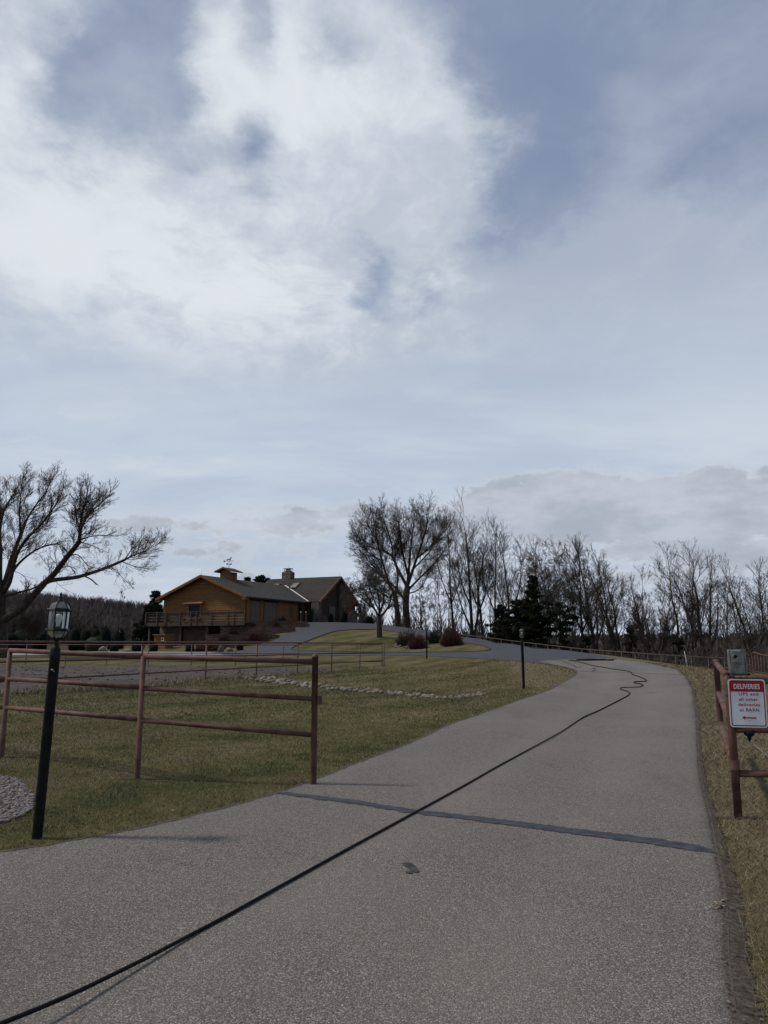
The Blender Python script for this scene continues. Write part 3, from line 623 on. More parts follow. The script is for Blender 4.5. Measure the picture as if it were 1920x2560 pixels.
# ---------------------------------------------------------------- deliveries sign
def rrect(w, h_, r, n=6):
    out = []
    for cx, cy, a0 in ((w/2-r, h_/2-r, 0), (-w/2+r, h_/2-r, 90), (-w/2+r, -h_/2+r, 180), (w/2-r, -h_/2+r, 270)):
        for k in range(n+1):
            a = RAD(a0+90*k/n); out.append((cx+r*math.cos(a), cy+r*math.sin(a)))
    return out
def plate(P, y0, y1):   # polygon in XZ extruded along Y
    n = len(P); m = MB(); m.add([(x, y0, z) for x, z in P]+[(x, y1, z) for x, z in P], [tuple(range(n)), tuple(range(2*n-1, n-1, -1))]+[(i, n+i, n+(i+1)%n, (i+1)%n) for i in range(n)]); return m
def lettering(txt, cx, cz, hgt, wid, mat, parent, bold=0.0, y=-.0046, sp=1.0):
    cu = bpy.data.curves.new('t', 'FONT'); cu.body = txt; cu.align_x = 'CENTER'; cu.size = 1; cu.offset = bold; cu.space_character = sp; cu.extrude = .002
    o = bpy.data.objects.new('t', cu); COL.objects.link(o); dg = bpy.context.evaluated_depsgraph_get(); me = bpy.data.meshes.new_from_object(o.evaluated_get(dg))
    bpy.data.objects.remove(o); bpy.data.curves.remove(cu)
    v = np.array([q.co[:] for q in me.vertices]); x0, x1 = v[:,0].min(), v[:,0].max()
    capz = .69
    for q in me.vertices:
        X_, Y_, Z_ = q.co; q.co = ((X_-(x0+x1)/2)/(x1-x0)*wid, -Z_*.3, Y_/capz*hgt)
    me.name = 'lettering'; me.materials.clear(); ob = link('lettering', me, mat, parent); ob.location = (cx, y, cz); return ob
SW, SH = .338, .442
ctr = at(1869,1758,R1[1]-.12)
t = thing('delivery_sign', 'red and white deliveries sign with an arrow pointing left', 'sign', (ctr[0], ctr[1], ctr[2]), RAD(-2.5))
t.rotation_euler = (RAD(0), RAD(-.3+.9), RAD(-5))
plate(rrect(SW, SH, .03), 0, -.0025).build('panel', M['sign_white'], t)
# red header and thin red border
hd = .105; W2, H2 = SW-.022, SH-.022
out = rrect(W2, H2, .024); inn = rrect(W2-.020, H2-.020, .016)
m = MB(); n = len(out); vs = [(x, -.0035, z) for x, z in out]+[(x, -.0035, z) for x, z in inn]
m.add(vs, [(i, (i+1)%n, n+(i+1)%n, n+i) for i in range(n)]); bo = m.build('red_border', M['sign_red'], t)
top = [p for p in rrect(W2-.001, H2-.001, .024) if p[1] > H2/2-.05]
hp = sorted([p for p in top if p[0] > 0], key=lambda p: (p[1], -p[0])); hl = sorted([p for p in top if p[0] < 0], key=lambda p: (-p[1], -p[0]))
m = MB(); poly = [(W2/2-.001, H2/2-hd), *[p for p in rrect(W2-.001, H2-.001, .024)[:14]], (-W2/2+.001, H2/2-hd)]
m.add([(x, -.0040, z) for x, z in poly], [tuple(range(len(poly)))]); m.build('red_header', M['sign_red'], t)
lettering('DELIVERIES', 0, H2/2-.078, .043, .236, M['sign_white'], t, .022, -.0048, 1.12)
for k, (s, wd) in enumerate((('UPS and', .178), ('all other', .172), ('deliveries', .196), ('at BARN', .174))):
    lettering(s, .012-.004*(k == 1), .071-.0485*k, .0275, wd, M['sign_red'], t, .018, -.0035, 1.15)
m = plate([(-.060,-.133),(-.030,-.113),(-.036,-.127),(.070,-.127),(.070,-.139),(-.036,-.139),(-.030,-.153)], -.0028, -.0042); m.build('arrow', M['sign_red'], t)
m = plate([(.008+.0035*math.cos(a), -.158+.0035*math.sin(a)) for a in np.linspace(0, 2*math.pi, 10)[:-1]], -.0028, -.0045); m.build('bolt', M['black'], t)
m = plate([(.004+.003*math.cos(a), .197+.003*math.sin(a)) for a in np.linspace(0, 2*math.pi, 10)[:-1]], -.0028, -.0058); m.build('bolt', M['galv'], t)
# cord plug under the sign
pc = at(1873,1836,R1[1]-.02)
t = thing('power_plug', 'black plug with thin pale cord hanging beneath the deliveries sign', 'plug', (pc[0], pc[1], pc[2]))
m = MB(); m.lathe([(.001,.035),(.045,.035),(.047,.0),(.036,-.012),(.018,-.02),(.015,-.045),(.010,-.048),(.008,-.065),(.001,-.065)], (0,0,0), 14); m.build('plug_body', M['black'], t)
cc = [(0,0,-.06)]+[tuple(np.array(at(a, b, pc[1]+.05))-np.array(pc)) for a, b in ((1878,1852),(1888,1865),(1902,1877),(1920,1890),(1960,1915))]
m = MB(); m.tube(catmull(cc, 4), .0035, 6); m.build('cord', M['cord'], t)
# galvanised control box
bc = at(1847,1690,R1[1]-.05); top_z = at(1846,1624,R1[1]-.05)[2]
t = thing('control_box', 'grey galvanised box with a round lens, standing on the pipe fence above the deliveries sign', 'box', (bc[0], bc[1], bc[2]), RAD(-6))
hb = top_z-bc[2]
m = MB(); m.box((0,.035,hb/2), (.142,.07,hb)); o = m.build('housing', M['galv'], t)
bv = o.modifiers.new('b', 'BEVEL'); bv.width = .004; bv.segments = 2
m = MB()
for s in (-1, 1):
    m = MB(); m.beam((s*.072,-.003,0), (s*.072,-.003,hb), .005, .012); m.build('edge_flange', M['galv'], t)
m = MB(); hz = hb-.065
for k in range(1): m.box((-.022,-.016,hz), (.086,.032,.105))
m.add([(-.065,-.032,hz+.0525),(.021,-.032,hz+.0525),(.021,-.0,hz+.06),(-.065,0,hz+.06)], [(0,1,2,3)]); m.build('hood', M['galv'], t)
m = MB(); m.lathe([(.014,0),(.018,.004),(.024,.004),(.024,-.012),(.016,-.012),(.015,0)], (0,0,0), 20); o = m.build('lens_ring', M['galv'], t); o.location = (-.030,-.034,hz-.002); o.rotation_euler = (RAD(90),0,0)
m = MB(); m.lathe([(.001,0),(.0165,0)], (0,0,0), 16); o = m.build('lens', M['black'], t); o.location = (-.030,-.037,hz-.002); o.rotation_euler = (RAD(90),0,0)
m = MB(); m.lathe([(.001,.006),(.008,.005),(.012,.001),(.020,0)], (0,0,0), 12); o = m.build('knob', M['galv'], t); o.location = (-.018,-.001,.085); o.rotation_euler = (RAD(90),0,0)
m = MB(); m.box((0,-.004,.018), (.205,.010,.007)); m.box((.092,.004,.016), (.02,.02,.02)); m.box((-.092,.004,.016), (.02,.02,.02)); m.build('strap', M['iron'], t)

# ---------------------------------------------------------------- lamp posts
def make_lamp(label, loc_, ph, R=.041, group='black lamp posts along the driveway'):
    t = thing('lamp_post', label, 'lamp post', loc_, 0, group)
    m = MB(); m.lathe([(R*.98,-.15),(R*.98,0),(R*1.0,.02),(R*1.04,ph*.93),(R*1.08,ph*.935),(R*1.08,ph*.955),(R*1.02,ph*.96),(R*1.0,ph-.03),(R*.8,ph-.015),(R*.45,ph)], (0,0,0), 20); m.build('pole', M['iron'], t)
    z = ph; L = bpy.data.objects.new('lantern', None)
    m = MB(); m.lathe([(.018,-.02),(.016,.012),(.021,.02),(.016,.03),(.018,.045),(.028,.052),(.028,.058),(.001,.06)], (0,0,z), 14)   # neck
    n = 6; a0 = RAD(4)
    def ring(r0, r1, z0, z1): m.lathe([(r0, z0), (r1, z0), (r1, z1), (r0, z1), (r0, z0)], (0,0,z), n, False, a0)
    ring(.088, .104, .122, .132); m.lathe([(.104,.132),(.096,.146),(.086,.148),(.086,.122)], (0,0,z), n, False, a0)
    m.lathe([(.088,.300),(.106,.296),(.109,.304),(.100,.316),(.090,.318),(.088,.300)], (0,0,z), n, False, a0)
    for k in range(n):
        a = a0+2*math.pi*k/n; c_, s_ = math.cos(a), math.sin(a)
        m.beam((.088*c_, .088*s_, z+.14), (.091*c_, .091*s_, z+.305), .009, .009, (c_, s_, .01))
        m.tube([(r*c_, r*s_, z+q) for r, q in ((.022,.058),(.058,.068),(.083,.095),(.092,.125))], .0045, 5)
        m.tube([(r*c_, r*s_, z+q) for r, q in ((.094,.314),(.086,.340),(.066,.364),(.036,.378),(.018,.384))], .0048, 5)
        kn = (.1075*c_, .1075*s_, z+.309); m.lathe([(.001,-.006),(.005,0),(.001,.008)], kn, 6)
    m.lathe([(.001,.376),(.028,.378),(.030,.386),(.016,.392),(.010,.402),(.017,.410),(.012,.420),(.008,.428),(.013,.436),(.009,.446),(.005,.452),(.001,.462)], (0,0,z), 12)
    m.lathe([(.001,.12),(.02,.122),(.02,.165),(.001,.165)], (0,0,z), 10)
    fr = m.build('lantern', M['green_iron'], t)
    g = MB(); g.lathe([(.086,.147),(.088,.302)], (0,0,z), n, False, a0); g.build('glass_pane', M['glass'], fr)
    g = MB(); g.lathe([(.022,.060),(.055,.070),(.079,.096),(.087,.124)], (0,0,z), n, False, a0); g.build('glass_bowl', M['frost'], fr)
    g = MB(); g.lathe([(.092,.314),(.084,.339),(.064,.362),(.034,.376),(.02,.38)], (0,0,z), n, False, a0); g.build('glass_dome', M['frost'], fr)
    g = MB(); g.lathe([(.013,.165),(.015,.185),(.024,.205),(.031,.232),(.030,.250),(.020,.267),(.001,.273)], (0,0,z), 16); g.build('bulb', M['bulb'], fr)
    return t
bp = flat(91.5,2103); tp = at(140,1614,bp[1]); ax = Vector(tp)-Vector(bp)
l1 = make_lamp('tall black lamp post with glass lantern in the near left foreground, leaning right', bp, ax.length)
l1.rotation_euler = ax.to_track_quat('Z', 'Y').to_euler(); bpy.context.view_layer.update()
m = MB(); m.tube([(-.045,0,ax.length*.875),(-.065,-.02,ax.length*.872),(-.055,-.03,ax.length*.862)], .006, 5); m.build('clip', M['galv'], l1)
def lamp_at(px, base, Y, label, ph=1.62, gx=None):
    x = at(px, base, Y)[0]; o = make_lamp(label, (x, Y, h(x, Y)-.02), ph, .047); return o
l2 = lamp_at(1309.5, 1719, 27, 'black lamp post standing on the lawn beside the curve of the driveway', 1.68)
l2.rotation_euler = (0, RAD(-.6), RAD(20))
l3 = lamp_at(1067, 1647, 51, 'small distant black lamp post before the round bushes of the driveway island', 1.80)
l4 = lamp_at(298, 1602, 86, 'far small lamp post in front of the dark rounded hedges', 1.75)

# ---------------------------------------------------------------- black cable
t = None
onr = lambda a, b: flat(a, b, ground(a, b, 4, 30)[2]+.034)
cab = [onr(a, b) for a, b in ((1163,1962),(1022,2039),(853,2131),(650,2243))]
lift = lambda a, b, z: flat(a, b, z)
cab += [flat(560,2293,.034), lift(480,2335,.036), lift(401,2377,.044), lift(295,2430,.058), lift(169,2490,.078), lift(0,2560,.10), lift(-140,2614,.12)]
far = [z8(*q) for q in [(900,378),(800,384),(700,390),(600,391),(490,388),(540,396),(600,408),(700,435),(800,452),(900,470),(975,480),(1025,492),(1040,512),(1090,530),(1140,550),(1160,572),(1120,576),(1060,578),(1062,588),(1110,597),(1128,606),(1108,622),(1020,626),(950,629),(937,640),(960,650),(1003,663),(1017,683),(990,706),(960,722),(850,780),(730,840),(610,895)]]
far = [(x, y, z+.035) for x, y, z in far]
mid = [onr(a, b) for a, b in ((1400,1831),(1310,1880),(1240,1918))]
m = MB(); pts = catmull(far+mid+cab, 4); m.tube(pts, [.0100 if p[1] < 16 else .015 if p[1] < 25 else .020 for p in pts], 8)
tag(m.build('cable', M['black']), 'long black cable running up the driveway and snaking near its top', 'cable')
sx = ground(1280+660/3.456, 1540+388/3.456, 18, 60)
m = MB(); m.tube([(sx[0]-.5,sx[1]+.5,sx[2]+.06),(sx[0],sx[1],sx[2]+.09),(sx[0]+1.2,sx[1]-.5,sx[2]+.05)], .04, 6); m.tube([(sx[0]-.3,sx[1],sx[2]+.05),(sx[0]+.9,sx[1]-.1,sx[2]+.07)], .05, 6)
tag(m.build('fallen_branch', M['black']), 'dark stick lying on the driveway beside the cable', 'branch')
# driveway marker stick
a = ground(1720,1673,12,60); b_ = np.array(at(1711,1628,a[1])); m = MB(); m.tube([(a[0],a[1],a[2]-.1), tuple(b_)], [.012,.008], 6)
tag(m.build('marker_stake', M['cord']), 'thin pale leaning stake in the grass right of the driveway', 'stake')

# ---------------------------------------------------------------- rocks
def rock_mesh(seed, n=2):
    r = random.Random(seed); bm = bmesh.new(); bmesh.ops.create_icosphere(bm, subdivisions=n, radius=.5)
    ax_ = [Vector((r.gauss(0,1), r.gauss(0,1), r.gauss(0,1))).normalized() for _ in range(7)]
    for v in bm.verts:
        d = v.co.normalized(); s = 1
        for a in ax_:
            q = d.dot(a)
            if q > .55: s -= (q-.55)*.45
        v.co = d*.5*s
    for f in bm.faces: f.smooth = True
    me = bpy.data.meshes.new('river_rock'); bm.to_mesh(me); bm.free(); me.materials.append(M['rock']); return me
RM = [rock_mesh(k) for k in range(8)]
rr = random.Random(11)
line = [(640,1694),(665,1700),(700,1706),(740,1712),(780,1716),(815,1720),(860,1725),(905,1727),(950,1732),(1000,1736),(1050,1741),(1090,1745),(1125,1747),(1150,1745),(1180,1741),(1206,1737)]
LP = [np.array(ground(a, b, 10, 60)) for a, b in line]
seglen = [np.linalg.norm(b[:2]-a[:2]) for a, b in zip(LP[:-1], LP[1:])]; tot = sum(seglen); nrock = 200; placed = []
for k in range(nrock):
    s = (k+rr.random())/nrock; s = s**1.0*tot; i = 0
    while i < len(seglen)-1 and s > seglen[i]: s -= seglen[i]; i += 1
    q = LP[i]+(LP[i+1]-LP[i])*(s/seglen[i]); frac = k/nrock; wd = .75*(1-frac)+.18
    for tr in range(8):
        off = rr.uniform(-wd, wd); x, y = q[0]+off*.35+rr.uniform(-.1,.1), q[1]+off; sz = rr.uniform(.14,.32)*(1.0-.35*frac)*(1-.2*abs(off)/wd)
        if all((x-a)**2+(y-b)**2 > ((sz+c)*.36)**2 for a, b, c in placed): break
    placed.append((x, y, sz))
    o = link('river_rock', RM[rr.randrange(8)], None); o.location = (x, y, h(x, y)+sz*.13); o.scale = (sz*rr.uniform(.9,1.35), sz*rr.uniform(.8,1.1), sz*rr.uniform(.55,.85)); o.rotation_euler = (rr.uniform(-.3,.3), rr.uniform(-.3,.3), rr.uniform(0,6.28))
    tag(o, 'rounded pale river rock in the line of rocks crossing the lawn', 'rock', 'river rocks in a line across the lawn')
def boulder(px, py, Y, w_, h_, label, seed, dx=0):
    x = at(px, py, Y)[0]; o = link('boulder', rock_mesh(seed, 3), None); o.location = (x, Y, h(x, Y)+h_*.35); o.scale = (w_, w_*.8, h_); tag(o, label, 'boulder'); return o
boulder(552,1624,67.2,.62,.85,'taller pale boulder below the timber walls left of the drive', 21)
boulder(573,1625,67.6,.75,.50,'lower wide pale boulder beside the taller one below the timber walls', 22)
boulder(258,1620,70,.9,.6,'flat grey boulder before the dark hedges on the left', 23)
boulder(320,1624,68,.9,.35,'low pale boulder near the far lamp post at left', 24)
# cobble bed, bottom left (uncountable)
def scatter_stones(name, poly, smin, smax, dens, mat, seed, lift=0.0, label=None):
    r = np.random.default_rng(seed); P = np.array([p[:2] for p in poly]); lo, hi = P.min(0), P.max(0); n = int((hi-lo).prod()*dens); Q = lo+r.random((n, 2))*(hi-lo)
    ins = np.zeros(n, bool); j = len(P)-1
    for i in range(len(P)):
        cnd = ((P[i,1] > Q[:,1]) != (P[j,1] > Q[:,1])) & (Q[:,0] < (P[j,0]-P[i,0])*(Q[:,1]-P[i,1])/(P[j,1]-P[i,1]+1e-12)+P[i,0]); ins ^= cnd; j = i
    Q = Q[ins]; n = len(Q); bm = bmesh.new(); bmesh.ops.create_icosphere(bm, subdivisions=1, radius=.5); bv = np.array([v.co[:] for v in bm.verts]); bf = np.array([[v.index for v in f.verts] for f in bm.faces]); bm.free()
    s = r.uniform(smin, smax, n)[:,None]*np.c_[r.uniform(.9,1.4,n), r.uniform(.75,1,n), r.uniform(.5,.8,n)]; an = r.uniform(0, 6.28, n); c_, s_ = np.cos(an)[:,None], np.sin(an)[:,None]
    v = bv[None]*s[:,None]*(1+.12*r.standard_normal((n, len(bv), 1))); x = v[:,:,0]*c_-v[:,:,1]*s_; y = v[:,:,0]*s_+v[:,:,1]*c_
    z = v[:,:,2]+(H(Q[:,0], Q[:,1])+lift+r.uniform(0, .5, n)*s[:,2]*.9)[:,None]
    V_ = np.stack([x+Q[:,0:1], y+Q[:,1:2], z], -1).reshape(-1, 3); F_ = (bf[None]+(np.arange(n)*len(bv))[:,None,None]).reshape(-1, 3)
    me = np_mesh(name, V_, F_, True); a = me.attributes.new('tone', 'FLOAT', 'POINT'); a.data.foreach_set('value', np.repeat(r.random(n), len(bv)).astype(np.float32))
    o = link(name, me, mat); tag(o, label, kind='stuff'); return o
bed = [flat(a, b) for a, b in ((-300,1955),(0,1958),(40,1966),(70,1985),(84,2010),(82,2035),(55,2050),(20,2066),(-60,2075),(-300,2080))]
drape('gravel_bed', [bed], .014, M['soil'])
scatter_stones('cobbles', bed, .024, .052, 1300, M['cobble'], 5, .006, 'grey rounded cobbles in a bed at the left edge')
gb_ = [ground(a, b) for a, b in ((978,1616),(990,1611),(1010,1611),(1030,1616),(1034,1621),(1015,1623),(990,1621))]
scatter_stones('gravel', gb_, .12, .25, 14, M['cobble'], 6, .03, 'pale gravel patch under the island bushes')
gb2 = [ground(a, b, 60, 76) for a, b in ((430,1624),(560,1622),(600,1625),(560,1629),(430,1629))]

M['dark_soil'] = noisy('dark_soil', (.028,.021,.016), (.070,.055,.042), 30, 8, .95, .6, .012, 90)
# bare soil where posts meet the lawn, and leaf litter
for k, (x, y, r0) in enumerate(((P3[0], P3[1], .10), (P2[0], P2[1], .12), (P1[0], P1[1], .12), (R1[0]+.05, R1[1]+.02, .12), (P2[0]+.3, P2[1]-.1, .08))):
    drape('bare_soil', [rag([(x+math.cos(a)*r0*1.5, y+math.sin(a)*r0*.6) for a in np.linspace(0, 2*math.pi, 14)[:-1]], .025, .05, 60+k)], .005, M['dark_soil'])
M['leaf'], nt, b = new_mat('dead_leaves'); tn = N(nt, 'ShaderNodeAttribute', attribute_name='tone').outputs['Fac']
setin(nt, b, 'Base Color', ramp(nt, tn, [(0,(.05,.032,.022)),(.5,(.12,.075,.045)),(.85,(.20,.15,.10)),(1,(.42,.38,.31))])); b.inputs['Roughness'].default_value = .85
_r = np.random.default_rng(77); _V, _F, _T = [], [], []
def _leafs(n, fn, smin, smax):
    for _ in range(n):
        x, y, z = fn(); s_ = _r.uniform(smin, smax); a = _r.uniform(0, 6.28); c_, d_ = math.cos(a), math.sin(a); k = len(_V)
        for u, v_, w_ in ((-1,0,.1),(0,-.55,.0),(1,0,.25),(0,.55,.12)):
            _V.append((x+(u*c_-v_*d_)*s_, y+(u*d_+v_*c_)*s_, z+w_*s_+.004)); 
        _F.append((k, k+1, k+2, k+3)); _T.extend([_r.random()]*4)
def _lawn():
    while True:
        y = _r.uniform(5.5, 30); x = _r.uniform(-.5, .42)*y
        if x < np.interp(y, [q[1] for q in LE[12:]], [q[0] for q in LE[12:]])-.1: return x, y, h(x, y)+.012
def _verge():
    y = 2.6+_r.random()**1.6*18; x = np.interp(y, [q[1] for q in RE], [q[0] for q in RE])+_r.exponential(.12)-.06; return x, y, h(x, y)+.027
def _road():
    y = _r.uniform(3.2, 16); x0 = np.interp(y, [q[1] for q in RE], [q[0] for q in RE]); x = x0-_r.exponential(.5); return x, y, h(x, y)+.023
def _clump():
    q = flat(1800+_r.normal(0,10), 2272+_r.normal(0,9)); return q[0], q[1], .026
_leafs(260, _lawn, .010, .022); _leafs(150, _verge, .006, .018); _leafs(40, _road, .005, .013); _leafs(45, _clump, .008, .018)
me = np_mesh('leaf_litter', np.array(_V), np.array(_F)); a = me.attributes.new('tone', 'FLOAT', 'POINT'); a.data.foreach_set('value', np.array(_T, dtype=np.float32))
tag(link('leaf_litter', me, M['leaf']), 'dead leaf bits scattered over lawn and driveway edge', kind='stuff')

M['clod'] = noisy('dirt_clods', (.035,.026,.020), (.11,.088,.070), 3, 4, .95, .3, .01)
scatter_stones('dirt_clods', [q for q in pad if q[1] < 60], .04, .13, 2.2, M['clod'], 12, .02, 'small clods of dirt lying in the paddock')
# ---------------------------------------------------------------- the house (local frame: u along the gable, v back along the wing)
O = Vector((-19.4, 82, 0)); U = Vector((.907, -.419, 0)).normalized(); Vv = Vector((.419, .907, 0)).normalized()
house = thing('house', 'tan and stone hillside house with grey shingled gable roofs and a wooden deck', 'house', (O.x, O.y, 0), math.atan2(U.y, U.x))
EZ, RZ, HW = 6.44, 8.85, 5.9
sl = (RZ-EZ)/HW; wh = 5.4
wtop = lambda a: RZ-.17-abs(a)*sl
# wing walls
m = MB()
prof = [(-wh,.3),(wh,.3),(wh,wtop(wh)),(0,wtop(0)),(-wh,wtop(wh))]
n = len(prof); m.add([(a,.5,z) for a, z in prof]+[(a,19,z) for a, z in prof], [tuple(range(n)), tuple(range(2*n-1, n-1, -1))]+[(i, n+i, n+(i+1)%n, (i+1)%n) for i in range(n)])
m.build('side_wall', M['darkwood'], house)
# lap siding on the gable
m = MB(); z = 3.75
while z < RZ-.3:
    z1 = min(z+.23, RZ-.2); w0 = min(wh, max(.05, (RZ-.20-z)/sl)); w1 = min(wh, max(.02, (RZ-.20-z1)/sl))
    m.add([(-w0,.455,z),(w0,.455,z),(w1,.485,z1),(-w1,.485,z1),(-w0,.5,z),(w0,.5,z)], [(0,1,2,3),(0,4,5,1)]); z += .23
m.build('gable_siding', M['siding'], house)
# stone basement and its garage
m = MB(); m.box((-3.95,.30,2.0),(2.9,.5,3.4)); m.box((.55,.30,2.0),(.5,.5,3.4)); m.box((-1.1,.32,3.5),(3.0,.45,.4)); m.build('stone_base', M['stone'], house)
gd = MB(); gd.box((-1.1,.42,2.0),(2.8,.1,2.6))
for k in range(4): gd.box((-1.1,.36,1.0+.62*k),(2.7,.03,.5))
gd.build('garage_door', M['door'], house)
# roofs
def roof_slab(P, t, name='roof'):
    """own object oriented so that the shingle rows follow the eave"""
    P = [Vector(p) for p in P]; x = (P[1]-P[0]).normalized(); nrm = x.cross(P[3]-P[0]).normalized(); y = nrm.cross(x)
    mat = Matrix((x, y, nrm)).transposed().to_4x4(); mat.translation = P[0]; inv = mat.inverted(); L = [inv @ p for p in P]
    mm = MB(); n = len(L); mm.add([tuple(p) for p in L]+[(p.x, p.y, p.z-t) for p in L], [tuple(range(n)), tuple(range(2*n-1, n-1, -1))]+[(i, n+i, n+(i+1)%n, (i+1)%n) for i in range(n)])
    o = mm.build(name, M['roof'], house); o.matrix_local = mat; return o
roof_slab([(HW,-.25,EZ),(HW,12.5,EZ),(0,17.2,RZ),(0,-.25,RZ)], .12)
roof_slab([(-HW,19.5,EZ),(-HW,-.25,EZ),(0,-.25,RZ),(0,19.5,RZ)], .12)
# rake boards, boxed eaves and gutter
m = MB()
for s in (-1, 1):
    m.beam((0,-.28,RZ-.10),(s*(HW+.02),-.28,EZ-.10),.06,.24,(0,0,1)); m.beam((0,-.15,RZ-.24),(s*HW,-.15,EZ-.24),.30,.03,(0,0,1))
    m.box((s*(HW-.25),-.02,EZ-.16),(.55,.50,.34))
m.build('rake_board', M['siding'], house)
m = MB(); m.beam((HW+.05,-.25,EZ-.08),(HW+.05,12.4,EZ-.08),.12,.14); m.beam((HW-.3,-.2,EZ-.2),(HW-.3,12.4,EZ-.2),.6,.04); m.build('gutter', M['darkwood'], house)
m = MB(); m.tube([(wh+.02,.42,3.7),(wh+.02,.42,EZ-.45),(HW,.2,EZ-.15)], .04, 6); m.build('downspout', M['darkwood'], house)
# gable window
wx, wz = -1.15, 5.05
f = MB(); ww, hh = 1.45, 1.25
f.box((wx-ww/2-.1,.42,wz),(.2,.14,hh+.5)); f.box((wx+ww/2+.1,.42,wz),(.2,.14,hh+.5)); f.box((wx,.42,wz-hh/2-.1),(ww,.14,.2)); f.box((wx,.42,wz+hh/2+.08),(ww,.14,.16)); fo = f.build('window', M['siding'], house)
g = MB(); g.box((wx,.46,wz),(ww,.05,hh)); g.build('pane', M['window'], fo)
g = MB(); g.hexa([(wx-1.3,.0,wz+.78),(wx+1.3,.0,wz+.78),(wx+1.05,.48,wz+.86),(wx-1.05,.48,wz+.86),(wx-1.3,.0,wz+.84),(wx+1.3,.0,wz+.84),(wx+1.05,.48,wz+1.08),(wx-1.05,.48,wz+1.08)]); g.build('window_hood', M['trim'], fo)
g = MB(); g.box((-.05,.2,7.95),(.10,.12,.08)); g.box((.22,.2,7.95),(.10,.12,.08)); g.build('floodlight', M['concrete'], house)
# cupola with weather vane
cz = RZ-.1; cb_ = 4.7
m = MB(); m.box((0,cb_,cz+.15),(1.35,1.35,1.2)); cu = m.build('cupola', M['siding'], house)
m = MB()
for s in (-1, 1): m.slab([(0,cb_-1.05,cz+1.28),(s*1.2,cb_-1.05,cz+.82),(s*1.2,cb_+1.05,cz+.82),(0,cb_+1.05,cz+1.28)][::s], .10)
m.build('cupola_roof', M['roof'], cu)
m = MB()
for s in (-1, 1): m.beam((0,cb_-1.07,cz+1.24),(s*1.2,cb_-1.07,cz+.78),.05,.16)
m.add([(-.67,cb_-.70,cz+.7),(.67,cb_-.70,cz+.7),(.1,cb_-.70,cz+1.15),(-.1,cb_-.70,cz+1.15)], [(0,1,2,3)]); m.build('cupola_trim', M['siding'], cu)
m = MB(); zt_ = cz+1.25; m.tube([(0,cb_,zt_),(0,cb_,zt_+1.15)], .025, 6)
m.beam((-.62,cb_,zt_+.80),(.58,cb_,zt_+.80),.03,.04); m.add([(-.85,cb_,zt_+.80),(-.58,cb_,zt_+.92),(-.58,cb_,zt_+.68)], [(0,1,2)])
for a, b_ in (((-.3,cb_,zt_+.38),(.3,cb_,zt_+.38)),((0,cb_-.3,zt_+.38),(0,cb_+.3,zt_+.38))): m.beam(a, b_, .025, .025)
for q in ((-.3,0),(.3,0),(0,-.3),(0,.3)): m.box((q[0],cb_+q[1],zt_+.48),(.09,.03,.14))
m.lathe([(.001,-.05),(.05,0),(.001,.05)], (0,cb_,zt_+.2), 8)
hr = [(-.30,1.02),(-.05,1.04),(.12,1.05),(.22,1.22),(.36,1.20),(.34,1.14),(.24,1.08),(.20,.98),(.24,.84),(.20,.84),(.13,.95),(-.16,.95),(-.22,.84),(-.26,.84),(-.24,.98),(-.40,.90),(-.42,.93)]
k = len(hr); m.add([(x,cb_-.015,zt_+z) for x, z in hr]+[(x,cb_+.015,zt_+z) for x, z in hr], [tuple(range(k)), tuple(range(2*k-1, k-1, -1))]+[(i, k+i, k+(i+1)%k, (i+1)%k) for i in range(k)])
m.build('weather_vane', M['iron'], cu)
# stone wing: ridge along u at b = 17.7, gable end at a = 7.36
RB, R2Z, HW2, GA, LA = 17.7, 9.85, 5.35, 7.36, -3.2; sl2 = (R2Z-6.5)/HW2
roof_slab([(LA,RB-HW2,6.5),(GA,RB-HW2,6.5),(GA,RB,R2Z),(LA,RB,R2Z)], .14)
roof_slab([(GA,RB+HW2,6.5),(LA,RB+HW2,6.5),(LA,RB,R2Z),(GA,RB,R2Z)], .14)
m = MB()
for s in (-1, 1): m.beam((GA+.03,RB,R2Z-.14),(GA+.03,RB+s*HW2,6.5-.14),.06,.28)
m.build('rake_board', M['trim'], house)
m = MB(); aw = GA-.5; wt = lambda d: R2Z-.2-abs(d)*sl2
pr = [(-4.9,.5),(4.9,.5),(4.9,wt(4.9)),(0,wt(0)),(-4.9,wt(4.9))]; n = 5
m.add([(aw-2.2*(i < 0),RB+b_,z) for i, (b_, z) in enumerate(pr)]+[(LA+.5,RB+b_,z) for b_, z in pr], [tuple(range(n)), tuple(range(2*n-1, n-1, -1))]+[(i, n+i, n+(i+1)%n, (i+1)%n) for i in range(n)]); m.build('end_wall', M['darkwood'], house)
m = MB(); m.box((aw+.12,RB+1.0,5.6),(.5,1.3,7.0)); m.box((aw+.10,RB+3.6,4.2),(.4,2.4,3.2)); m.box((aw-.05,RB-4.95,4.8),(.9,.75,3.4)); m.box((aw+.05,RB-3.2,3.9),(.3,1.6,2.0)); m.build('stone_pier', M['stone'], house)
m = MB(); m.box((aw+.02,RB-1.4,5.0),(.06,1.5,2.2)); m.build('end_window', M['window'], house)
for bb in (RB-1.9, RB-3.6):
    m = MB(); m.beam((aw,bb,wt(bb-RB)-.35),(GA-.02,bb,wt(bb-RB)-.35),.14,.14); m.build('bracket', M['trim'], house)
